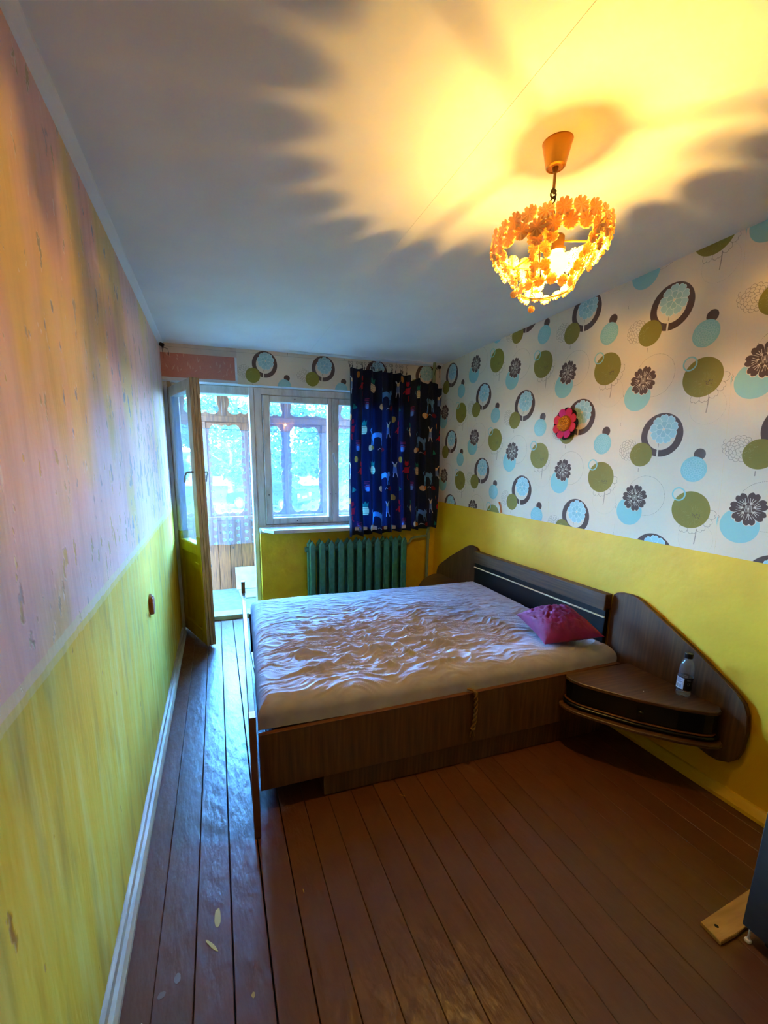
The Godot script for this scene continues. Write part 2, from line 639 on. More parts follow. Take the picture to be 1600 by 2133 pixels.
# old paint on the left wall: pale pink over yellowed and grey undercoats above, with golden lamp glow painted in towards the camera, worn yellow below
func left_wall_print() -> Array:
	var pw := 1400
	var ph := 700
	var z0 := -0.4
	var z1 := BACK
	var im := Image.create(pw, ph, false, Image.FORMAT_RGB8)
	var hm := Image.create(pw, ph, false, Image.FORMAT_L8)
	var f := FastNoiseLite.new()
	f.noise_type = FastNoiseLite.TYPE_SIMPLEX_SMOOTH
	f.frequency = 1.0
	f.fractal_octaves = 3
	f.seed = 11
	var chip := FastNoiseLite.new()
	chip.noise_type = FastNoiseLite.TYPE_SIMPLEX_SMOOTH
	chip.frequency = 1.0
	chip.fractal_octaves = 4
	chip.seed = 5
	var pink := Color(0.86, 0.73, 0.69)
	var salmon := Color(0.85, 0.64, 0.55)
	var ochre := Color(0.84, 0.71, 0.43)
	var grey := Color(0.58, 0.57, 0.55)
	var white := Color(0.90, 0.87, 0.84)
	var yellow := Color(0.83, 0.71, 0.07)
	var wash := Color(0.84, 0.80, 0.36)
	var band := Color(0.84, 0.80, 0.60)
	for y in ph:
		var Y := H * (1.0 - (y + 0.5) / ph)
		for x in pw:
			var Z := z0 + (z1 - z0) * (x + 0.5) / pw
			var edge := 1.158 - 0.0275 * Z + 0.004 * f.get_noise_1d(Z * 9.0)
			var streak := f.get_noise_2d(Z * 13.0, Y * 1.1)
			var blot := f.get_noise_2d(Z * 1.3 + 40.0, Y * 0.9)
			var fine := f.get_noise_2d(Z * 55.0, Y * 7.0 + 90.0)
			var c: Color
			var hh := 0.5 + 0.08 * fine + 0.06 * streak
			if Y > edge:
				c = pink.lerp(salmon, clampf(0.45 + blot * 1.1 + (Y - 1.9) * 0.45, 0.0, 1.0))
				c = c.lerp(ochre, clampf(0.12 + f.get_noise_2d(Z * 2.2 - 30.0, Y * 1.0) * 1.6 + 0.45 * smoothstep(1.2, 2.8, Z) * smoothstep(1.3, 2.1, Y), 0.0, 0.85))  # random ochre patches; the added ochre high up towards the camera paints lamp glow
				c = c.lightened(0.05 * clampf(streak + 0.2, 0.0, 1.0)).darkened(0.07 * clampf(-streak, 0.0, 1.0))
				# flaked places, most of them within the window's reach
				var much := 0.53 - 0.24 * exp(-pow((Z - 0.9) / 0.85, 2.0)) * exp(-pow((Y - 1.55) / 0.42, 2.0)) - 0.07 * exp(-pow((Y - 1.25) / 0.2, 2.0))
				var k := chip.get_noise_2d(Z * 17.0, Y * 5.5)
				if k > much:
					c = grey.lerp(ochre, clampf(0.3 - blot, 0.0, 1.0))
					hh -= 0.22
				elif chip.get_noise_2d(Z * 9.5 + 17.0, Y * 4.6) > 0.64 - 0.29 * exp(-pow((Z - 1.25) / 0.9, 2.0)) * exp(-pow((Y - 1.55) / 0.45, 2.0)):
					c = c.lerp(grey, 0.6)
					hh -= 0.2
				elif k > much - 0.04:
					c = c.lerp(white, 0.55)
					hh += 0.12
				if chip.get_noise_2d(Z * 15.0 + 70.0, Y * 4.0) > 0.66:
					c = c.lerp(white, 0.7)
					hh += 0.15
				if Y < edge + 0.028:
					c = band.lerp(c, 0.25)
			else:
				c = yellow.lerp(wash, clampf(0.28 + streak * 0.9 + blot * 0.5, 0.0, 1.0))
				c = c.darkened(0.25 * clampf(-f.get_noise_2d(Z * 9.0 + 12.0, Y * 1.6) - 0.1, 0.0, 1.0))
				if edge - Y < 0.022:
					c = c.lerp(band, 0.55)
				if chip.get_noise_2d(Z * 15.0 + 30.0, Y * 4.0) > 0.66:
					c = Color(0.62, 0.50, 0.16)
					hh -= 0.2
			im.set_pixel(x, y, c)
			hm.set_pixel(x, y, Color(hh, hh, hh))
	hm.convert(Image.FORMAT_RGBA8)
	hm.bump_map_to_normal_map(2.2)
	return [ImageTexture.create_from_image(im), ImageTexture.create_from_image(hm)]


func scratched_print() -> Texture2D:
	var c := Canvas.new(512, 192, 512.0, 0.0, 0.375, Color(0.72, 0.42, 0.31))
	c.wrap = false
	for k in 900:
		c.disc(Vector2(rng.randf(), rng.randf() * 0.375), rng.randf_range(0.002, 0.012), Color(0.64, 0.36, 0.30) if k % 2 else Color(0.76, 0.46, 0.38), 0.18)
	for k in 26:
		var q := Vector2(rng.randf(), rng.randf_range(0.02, 0.33))
		var d := Vector2(rng.randf_range(-0.03, 0.05), rng.randf_range(0.03, 0.11))
		for e in 7:
			c.stroke([q + d * rng.randf(), q + d * rng.randf() + Vector2(rng.randf_range(-0.01, 0.01), 0)], rng.randf_range(0.003, 0.010), Color(0.80, 0.62, 0.52), 0.55)
	return c.tex()


func label_print() -> Texture2D:
	var c := Canvas.new(512, 128, 512.0, 0.0, 0.25, Color(0.02, 0.03, 0.05))
	c.wrap = false
	# white panel with small print and a bar code, then pale marks on the dark part
	c.poly([Vector2(0.04, 0.02), Vector2(0.04, 0.235), Vector2(0.26, 0.235), Vector2(0.26, 0.02)], Color(0.82, 0.84, 0.88))
	for k in 5:
		c.stroke([Vector2(0.06, 0.215 - 0.018 * k), Vector2(0.22 - 0.02 * (k % 3), 0.215 - 0.018 * k)], 0.006, Color(0.15, 0.16, 0.2))
	for k in 22:
		if rng.randf() > 0.35:
			c.stroke([Vector2(0.07 + 0.0066 * k, 0.045), Vector2(0.07 + 0.0066 * k, 0.11)], rng.randf_range(0.002, 0.005), Color(0.05, 0.06, 0.08))
	for k in 3:
		c.ring(Vector2(0.36 + 0.2 * k, 0.13), 0.016, 0.024, Color(0.62, 0.66, 0.7))
		c.stroke([Vector2(0.32 + 0.2 * k, 0.205), Vector2(0.40 + 0.2 * k, 0.205)], 0.012, Color(0.45, 0.48, 0.52))
	return c.tex()


func make_materials() -> void:
	var wood_ramp := [[0.0, Color(0.23, 0.135, 0.07)], [0.4, Color(0.31, 0.19, 0.10)], [0.65, Color(0.355, 0.228, 0.125)], [1.0, Color(0.43, 0.29, 0.165)]]
	var wood := noise_tex(0.012, wood_ramp, 5, 3)
	var grain_bump := bump_tex(0.03, 3.0, 4, 9)
	M.wood_x = grained(wood, Vector3(0.35, 7.0, 7.0), 0.42, grain_bump, 0.15)
	M.wood_y = grained(wood, Vector3(7.0, 0.35, 7.0), 0.42, grain_bump, 0.15)
	M.wood_z = grained(wood, Vector3(7.0, 7.0, 0.35), 0.42, grain_bump, 0.15)
	M.edge_wood = mat(Color(0.37, 0.20, 0.09), 0.5)
	M.worn_edge = mat(Color(0.82, 0.80, 0.78), 0.5)
	M.black = grained(noise_tex(0.05, [[0.0, Color(0.012, 0.014, 0.016)], [1.0, Color(0.03, 0.032, 0.035)]], 3, 21, 256), Vector3.ONE * 3.0, 0.32)
	M.trim = mat(Color(0.86, 0.76, 0.58), 0.4)
	M.gap = mat(Color(0.03, 0.022, 0.016), 0.9)
	var paint_bump := bump_tex(0.02, 6.0, 5, 31)
	M.boards = []
	for k in 5:
		var b := 0.96 + 0.02 * k
		var ramp := [[0.0, Color(0.325 * b, 0.175 * b, 0.088 * b)], [1.0, Color(0.36 * b, 0.20 * b, 0.105 * b)]]
		var m := grained(noise_tex(0.02, ramp, 5, 40 + k), Vector3(2.2, 2.2, 0.7), 0.34, paint_bump, 0.22, true)
		m.uv1_offset = Vector3(0.21 * k, 0, 0.37 * k)
		m.roughness = 0.36
		M.boards.append(m)
	M.ceiling = grained(noise_tex(0.006, [[0.0, Color(0.89, 0.88, 0.855)], [1.0, Color(0.93, 0.92, 0.90)]], 4, 61), Vector3.ONE * 0.5, 0.85, bump_tex(0.02, 2.0, 5, 62), 0.25, true)
	M.white = grained(noise_tex(0.01, [[0.0, Color(0.78, 0.78, 0.76)], [0.7, Color(0.86, 0.86, 0.85)], [1.0, Color(0.90, 0.90, 0.89)]], 4, 63), Vector3.ONE, 0.6, bump_tex(0.02, 3.0, 4, 64), 0.3, true)
	M.yellow = grained(noise_tex(0.008, [[0.0, Color(0.85, 0.63, 0.005)], [1.0, Color(0.91, 0.70, 0.01)]], 4, 65), Vector3.ONE * 0.6, 0.62, bump_tex(0.03, 3.0, 4, 66), 0.22, true)
	M.ochre = grained(noise_tex(0.012, [[0.0, Color(0.82, 0.63, 0.02)], [1.0, Color(0.88, 0.72, 0.05)]], 4, 67), Vector3.ONE, 0.6, bump_tex(0.03, 3.0, 4, 66), 0.3, true)
	M.beige = grained(noise_tex(0.01, [[0.0, Color(0.76, 0.66, 0.56)], [1.0, Color(0.83, 0.74, 0.65)]], 4, 68), Vector3.ONE, 0.8, null, 0.0, true)
	M.frame = grained(noise_tex(0.012, [[0.0, Color(0.72, 0.69, 0.62)], [0.4, Color(0.81, 0.80, 0.75)], [1.0, Color(0.87, 0.86, 0.82)]], 4, 70), Vector3(2.0, 0.5, 2.0), 0.45, paint_bump, 0.25)
	M.raw_edge = grained(noise_tex(0.02, [[0.0, Color(0.44, 0.35, 0.23)], [0.5, Color(0.66, 0.57, 0.42)], [1.0, Color(0.78, 0.70, 0.56)]], 4, 71), Vector3(9.0, 0.4, 9.0), 0.7)
	M.door_yellow = grained(noise_tex(0.01, [[0.0, Color(0.68, 0.58, 0.04)], [1.0, Color(0.78, 0.69, 0.09)]], 4, 72), Vector3(1.0, 0.4, 1.0), 0.45, paint_bump, 0.2)
	M.sill = grained(noise_tex(0.01, [[0.0, Color(0.80, 0.80, 0.80)], [1.0, Color(0.90, 0.90, 0.90)]], 4, 73), Vector3.ONE, 0.3)
	M.pane = glass(0.17, Color(0.36, 0.60, 0.85))
	M.pane.backlight_enabled = true
	M.pane.backlight = Color(0.015, 0.04, 0.07)
	M.clear = glass(0.03)
	M.radiator = grained(noise_tex(0.02, [[0.0, Color(0.21, 0.48, 0.44)], [1.0, Color(0.29, 0.58, 0.53)]], 3, 74, 256), Vector3.ONE * 3.0, 0.38)
	M.pipe = mat(Color(0.50, 0.53, 0.36), 0.45)
	M.metal = mat(Color(0.55, 0.53, 0.50), 0.35, 0.9)
	M.dark_metal = mat(Color(0.13, 0.11, 0.09), 0.5, 0.6)
	M.brass = mat(Color(0.68, 0.48, 0.15), 0.3, 0.8)
	M.old_brass = mat(Color(0.42, 0.31, 0.16), 0.4, 0.8)
	M.baseboard = grained(noise_tex(0.02, [[0.0, Color(0.56, 0.54, 0.44)], [1.0, Color(0.76, 0.74, 0.62)]], 4, 75, 256), Vector3(3.0, 3.0, 0.8), 0.5)
	M.pine = []
	for k in 4:
		var b := 0.92 + 0.06 * k
		var m := grained(noise_tex(0.012, [[0.0, Color(0.25 * b, 0.105 * b, 0.03 * b)], [0.45, Color(0.38 * b, 0.18 * b, 0.055 * b)], [1.0, Color(0.46 * b, 0.25 * b, 0.095 * b)]], 5, 80 + k), Vector3(6.0, 0.55, 6.0), 0.5, grain_bump, 0.2, true)
		m.uv1_offset = Vector3(0.3 * k, 0.2 * k, 0)
		M.pine.append(m)
	M.knot = mat(Color(0.20, 0.09, 0.035), 0.6)
	M.board_white = grained(noise_tex(0.01, [[0.0, Color(0.48, 0.44, 0.37)], [1.0, Color(0.60, 0.56, 0.48)]], 4, 85, 256), Vector3.ONE * 2.0, 0.6)
	M.concrete = grained(noise_tex(0.02, [[0.0, Color(0.34, 0.30, 0.24)], [1.0, Color(0.46, 0.42, 0.35)]], 5, 86), Vector3.ONE, 0.85, null, 0.0, true)
	# cloth
	var sheet_weave := bump_tex(0.06, 2.0, 3, 90, 256)
	M.bedsheet = grained(noise_tex(0.012, [[0.0, Color(0.60, 0.58, 0.62)], [1.0, Color(0.69, 0.675, 0.715)]], 4, 91), Vector3.ONE * 0.8, 0.9, sheet_weave, 0.2)
	M.bedsheet.rim_enabled = true
	M.bedsheet.rim = 0.15
	M.magenta = grained(noise_tex(0.02, [[0.0, Color(0.41, 0.0, 0.23)], [1.0, Color(0.54, 0.005, 0.33)]], 4, 92, 256), Vector3.ONE * 2.0, 0.75, sheet_weave, 0.3)
	M.magenta.rim_enabled = true
	M.magenta.rim = 0.12
	M.rope = grained(noise_tex(0.08, [[0.0, Color(0.30, 0.20, 0.09)], [1.0, Color(0.58, 0.43, 0.22)]], 3, 93, 256), Vector3(12, 4, 12), 0.9)
	M.curtain = mat(Color.WHITE, 0.85)
	M.curtain.albedo_texture = curtain_print()
	M.curtain.cull_mode = BaseMaterial3D.CULL_DISABLED
	M.curtain.backlight_enabled = true
	M.curtain.backlight = Color(0.20, 0.50, 0.70)
	M.lace = mat(Color.WHITE, 0.9)
	M.lace.albedo_texture = lace_print()
	M.lace.transparency = BaseMaterial3D.TRANSPARENCY_ALPHA
	M.lace.cull_mode = BaseMaterial3D.CULL_DISABLED
	# the lamp
	M.bead = mat(Color(0.92, 0.80, 0.55), 0.22)
	M.bead.backlight_enabled = true
	M.bead.backlight = Color(0.60, 0.47, 0.24)
	M.bulb = mat(Color(1.0, 0.95, 0.8), 0.2)
	M.bulb.emission_enabled = true
	M.bulb.emission = Color(1.0, 0.80, 0.38)
	M.bulb.emission_energy_multiplier = 4.0
	M.wallpaper = mat(Color.WHITE, 0.75)
	M.wallpaper.albedo_texture = wallpaper_print()
	M.wallpaper.normal_enabled = true
	M.wallpaper.normal_texture = bump_tex(0.05, 2.0, 3, 95, 256)
	M.wallpaper.normal_scale = 0.15
	var lw := left_wall_print()
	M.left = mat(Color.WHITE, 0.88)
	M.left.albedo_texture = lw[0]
	M.left.normal_enabled = true
	M.left.normal_texture = lw[1]
	M.left.normal_scale = 0.8
	M.scratched = mat(Color.WHITE, 0.7)
	M.scratched.albedo_texture = scratched_print()
	M.label = mat(Color.WHITE, 0.4)
	M.label.albedo_texture = label_print()
	# outdoors
	M.bark = mat(Color(0.22, 0.17, 0.13), 0.9)
	M.leaf = mat(Color(0.14, 0.235, 0.10), 0.7)
	M.leaf.cull_mode = BaseMaterial3D.CULL_DISABLED
	M.leaf.backlight_enabled = true
	M.leaf.backlight = Color(0.12, 0.21, 0.07)
	M.grass = grained(noise_tex(0.03, [[0.0, Color(0.12, 0.145, 0.05)], [1.0, Color(0.20, 0.22, 0.09)]], 5, 97), Vector3.ONE * 0.3, 0.9, null, 0.0, true)
	M.asphalt = grained(noise_tex(0.05, [[0.0, Color(0.17, 0.165, 0.15)], [1.0, Color(0.23, 0.22, 0.20)]], 4, 98, 256), Vector3.ONE * 0.5, 0.85, null, 0.0, true)
	M.grass.metallic_specular = 0.08
	M.asphalt.metallic_specular = 0.08
	M.car = mat(Color(0.04, 0.05, 0.07), 0.5)
	M.car.metallic_specular = 0.12
	M.hub = mat(Color(0.30, 0.30, 0.32), 0.5)
	M.tyre = mat(Color(0.03, 0.03, 0.035), 0.8)
	M.car_glass = mat(Color(0.03, 0.04, 0.05), 0.2)
	M.car_glass.metallic_specular = 0.15
	M.render_wall = grained(noise_tex(0.03, [[0.0, Color(0.50, 0.40, 0.37)], [1.0, Color(0.58, 0.48, 0.45)]], 4, 99, 256), Vector3.ONE * 0.4, 0.9, null, 0.0, true)


func _ready() -> void:
	rng.seed = 4
	# camera: the lens is shifted a little to the right and up, as the picture is
	var cam := Camera3D.new()
	cam.name = "camera"
	cam.transform = Transform3D(Basis(Vector3(0.953415, 0.002769, 0.30165), Vector3(0.056356, 0.980718, -0.187124), Vector3(-0.296352, 0.195407, 0.934875)), Vector3(0.38216, 1.51303, 3.97085))
	var near := 0.05
	cam.set_frustum(near * 2133.0 / 876.28, Vector2(67.92, 80.51) * near / 876.28, near, 300.0)
	add_child(cam)
	cam.current = true
	var env := Environment.new()
	var sky := Sky.new()
	var sm := ProceduralSkyMaterial.new()
	sm.sky_top_color = Color(0.30, 0.59, 0.90)
	sm.sky_horizon_color = Color(0.60, 0.82, 0.97)
	sm.ground_bottom_color = Color(0.30, 0.32, 0.30)
	sm.ground_horizon_color = Color(0.50, 0.56, 0.60)
	sm.sky_energy_multiplier = 11.5
	sm.ground_energy_multiplier = 2.0
	sky.sky_material = sm
	env.background_mode = Environment.BG_SKY
	env.sky = sky
	env.tonemap_mode = Environment.TONE_MAPPER_LINEAR
	env.tonemap_exposure = 1.54
	env.sdfgi_enabled = true
	env.ssao_enabled = true
	env.ssil_enabled = true
	var we := WorldEnvironment.new()
	we.name = "surroundings"
	we.environment = env
	add_child(we)
	make_materials()
	room()
	wall_print()
	openings()
	balcony()
	outdoors()
	bed()
	bedside(true)
	bedside(false)
	soft_things()
	heating()
	curtain()
	chandelier()
	small_things()


# ---------------------------------------------------------------- the room
func room() -> void:
	var a := MB.new()
	a.bx(-0.4, W + 0.2, -0.3, -0.032, -0.38, BACK + 0.2, 0.0)
	var fl := struct("floor", a, M.gap, "brown painted plank floor with dark gaps between the boards")
	var pitch := 0.1127
	for k in 23:
		var x0 := 0.009 + pitch * k
		var g := rng.randf_range(0.0010, 0.0022)
		if k in [2, 3, 4]:
			g = [0.0040, 0.0052, 0.0046][k - 2]
		elif k == 1:
			g = 0.0022
		var b := MB.new()
		b.box(Vector3(x0 + pitch / 2, -0.016 + rng.randf_range(-0.0006, 0.0006), 2.1), Vector3(pitch - g, 0.032, 4.96), 0.0016, Basis(Vector3.UP, rng.randf_range(-0.0002, 0.0002)))
		part(fl, "floor_board", b, M.boards[rng.randi() % 5])
	# bare spots and splashes of paint on the boards
	var spots := [[0.302, 2.722, 0.011, 0.034, Color(0.66, 0.57, 0.24), 0.0], [0.283, 2.806, 0.006, 0.03, Color(0.70, 0.62, 0.30), 0.7], [0.10, 2.96, 0.004, 0.009, Color(0.8, 0.78, 0.7), 0.2], [0.145, 2.90, 0.012, 0.010, Color(0.42, 0.36, 0.30), 0.3], [0.185, 2.87, 0.010, 0.016, Color(0.42, 0.37, 0.32), 0.0], [0.40, 2.98, 0.006, 0.008, Color(0.6, 0.5, 0.2), 0.0], [1.13, 2.41, 0.003, 0.014, Color(0.62, 0.44, 0.16), 0.9], [0.60, 2.72, 0.002, 0.010, Color(0.66, 0.55, 0.2), 0.1]]
	for s in spots:
		var p := []
		for k in 11:
			var r: float = rng.randf_range(0.75, 1.1)
			p.append(Vector2(cos(TAU * k / 11) * s[2] * r, sin(TAU * k / 11) * s[3] * r))
		var b := MB.new()
		b.prism(p, 0.0008, Vector3(s[0], 0.0004, s[1]), Basis(Vector3.UP, s[5]) * Basis(Vector3.RIGHT, Vector3(0, 0, 1), Vector3.UP))
		part(fl, "paint_spot", b, mat(s[4], 0.6))
	a = MB.new()
	a.bx(-0.4, W + 0.2, H, H + 0.25, -1.6, BACK + 0.2, 0.0)
	var ce := struct("ceiling", a, M.ceiling)
	a = MB.new()
	a.bx(1.2200, 1.2240, H - 0.0008, H + 0.001, 0.02, BACK, 0.0005)
	part(ce, "slab_joint", a, M.ceiling)
	a = MB.new()
	a.prism([Vector2(0, 0.006), Vector2(1.5, -0.012), Vector2(1.5, 0.02), Vector2(0, 0.02)], 0.075, Vector3(1.05, H - 0.008, 0.0), Basis.IDENTITY, 0.003)
	part(ce, "plaster_ridge", a, M.white)
	# left wall: a slab with the old paint on its face
	a = MB.new()
	a.bx(-0.22, -0.001, -0.03, H + 0.02, -0.4, BACK + 0.2, 0.0)
	var wl := struct("wall_left", a, M.beige)
	var nz := 40
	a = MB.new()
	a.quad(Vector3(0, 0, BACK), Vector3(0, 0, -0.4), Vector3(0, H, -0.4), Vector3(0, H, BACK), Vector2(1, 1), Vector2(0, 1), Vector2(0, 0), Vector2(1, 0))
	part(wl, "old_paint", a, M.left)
	a = MB.new()
	a.prism([Vector2(0, 0), Vector2(0.032, 0), Vector2(0.029, -0.007), Vector2(0.009, -0.026), Vector2(0, -0.031)], BACK, Vector3(0.0, H, 0.0), Basis.IDENTITY)
	struct("trim_1", a, M.ceiling, "narrow plaster cove between left wall and ceiling")
	a = MB.new()
	a.prism([Vector2(0, 0), Vector2(0.040, 0), Vector2(0.040, 0.020), Vector2(0.030, 0.032), Vector2(0.018, 0.036), Vector2(0.014, 0.052), Vector2(0.004, 0.056), Vector2(0, 0.056)], BACK - 0.01, Vector3(0.001, 0.001, 0.01), Basis.IDENTITY)
	struct("baseboard_left", a, M.baseboard)
	a = MB.new()
	a.prism([Vector2(0, 0), Vector2(-0.036, 0), Vector2(-0.036, 0.018), Vector2(-0.026, 0.034), Vector2(-0.012, 0.050), Vector2(0, 0.052)], BACK - 0.1, Vector3(W, 0.001, 0.1), Basis.IDENTITY)
	struct("baseboard_right", a, M.ochre)
	a = MB.new()
	a.bx(W, W + 0.2, -0.03, H + 0.02, -0.4, BACK + 0.2, 0.0)
	struct("wall_right", a, M.yellow)
	a = MB.new()
	a.bx(-0.2, W + 0.2, -0.03, H + 0.02, BACK, BACK + 0.2, 0.0)
	struct("wall_back", a, M.beige)
	# far wall: lintel over door and window, breast under the window, pier in the right corner
	var far := ArrayMesh.new()
	a = MB.new()
	a.bx(-0.2, W + 0.2, 2.212, H + 0.02, -0.38, 0.0, 0.003)
	a.bx(2.17, W + 0.2, 1.163, 2.212, -0.38, 0.0, 0.003)
	a.bx(0.745, 2.17, 0.895, 0.93, -0.38, -0.02, 0.003)
	a.bx(-0.2, 0.028, -0.03, 2.212, -0.38, -0.06, 0.003)
	a.done(M.white, far)
	a = MB.new()
	a.bx(0.745, 2.17, -0.03, 0.895, -0.38, 0.0, 0.004)
	a.bx(2.17, W + 0.2, -0.03, 1.163, -0.38, 0.0, 0.003)
	a.done(M.ochre, far)
	var wf := struct("wall_far", far, null)
	a = MB.new()
	a.quad(Vector3(0.001, 2.238, 0.0015), Vector3(0.587, 2.238, 0.0015), Vector3(0.587, 2.426, 0.0015), Vector3(0.001, 2.426, 0.0015))
	part(wf, "bare_patch", a, M.scratched).set_meta("label", "patch of bare scratched salmon paint")
	a = MB.new()
	a.quad(Vector3(0.001, 2.426, 0.001), Vector3(0.605, 2.426, 0.001), Vector3(0.605, H, 0.001), Vector3(0.001, H, 0.001))
	part(wf, "bare_plaster", a, M.beige)


# strips of wallpaper: each is one piece, hung with its own offset and a little out of plumb on the right wall
func wall_print() -> void:
	var wr := get_node("wall_right")
	var zs := [-0.26, 0.254, 0.768, 1.281, 1.798, 2.319, 2.849, 3.367, 3.884, 4.40]
	var ys := [2.506, 2.369, 2.097, 1.958, 1.821, 1.677, 1.665, 1.53, 1.39, 1.25]
	for k in zs.size():
		var lean := 0.064
		var y_ref: float = 1.75
		var zl: float = zs[k] - 0.235
		var zr: float = (zs[k + 1] - 0.235) if k + 1 < zs.size() else zs[k] + 0.282
		var a := MB.new()
		var rows := 26
		var off := 0.0006 + 0.0004 * (k % 2)
		for j in rows:
			var q := []
			var uv := []
			for e in [[0, j], [1, j], [1, j + 1], [0, j + 1]]:
				# bottom edge follows the paint line, cut by hand
				var zz: float = zl if e[0] == 0 else zr
				var lo := 1.163 - 0.0163 * zz
				var y := lerpf(lo, H, float(e[1]) / rows)
				var z := zz + (y_ref - y) * lean
				z = clampf(z, 0.0, BACK)
				q.append(Vector3(W - off, y, z))
				var u: float = z - (zs[k] + (y_ref - y) * lean)
				uv.append(Vector2((u + 0.235) / 0.517, (0.16 - (y - ys[k])) / 0.614))
			# facing the room (towards -x): right of the picture is +z
			a.quad(q[0], q[1], q[2], q[3], uv[0], uv[1], uv[2], uv[3])
		if zl < BACK and zr > -0.02:
			part(wr, "wallpaper_strip", a, M.wallpaper)
	var wf := get_node("wall_far")
	for s in [[0.605, 1.133, 2.213, H], [1.133, 1.65, 2.213, H], [1.65, 2.167, 2.213, H], [2.167, W, 1.163, H]]:
		var a := MB.new()
		var ring_x: float = s[0] + 0.235
		var uv := func(x: float, y: float) -> Vector2: return Vector2((x - ring_x + 0.235) / 0.517, (0.16 - (y - 2.388)) / 0.614)
		a.quad(Vector3(s[0], s[2], 0.001), Vector3(s[1], s[2], 0.001), Vector3(s[1], s[3], 0.001), Vector3(s[0], s[3], 0.001), uv.call(s[0], s[2]), uv.call(s[1], s[2]), uv.call(s[1], s[3]), uv.call(s[0], s[3]))
		part(wf, "wallpaper_strip", a, M.wallpaper)
	# a corner of paper torn loose, its orange back showing
	var t := MB.new()
	t.sheet(4, 6, func(u: float, v: float) -> Vector3: return Vector3(W - 0.0015 - 0.018 * sin(v * 1.3) * u, 1.148 + 0.088 * v, 1.068 + (0.034 * u + 0.006) * (1.0 - v)), null, true)
	part(wr, "torn_paper", t, mat(Color(0.80, 0.42, 0.10), 0.8)).set_meta("label", "torn corner of wallpaper with orange back")


func frame_piece(parent: Node3D, called: String, x0: float, x1: float, y0: float, y1: float, z0: float, z1: float, m: Material, bev := 0.005) -> void:
	var a := MB.new()
	a.bx(x0, x1, y0, y1, z0, z1, bev)
	part(parent, called, a, m)


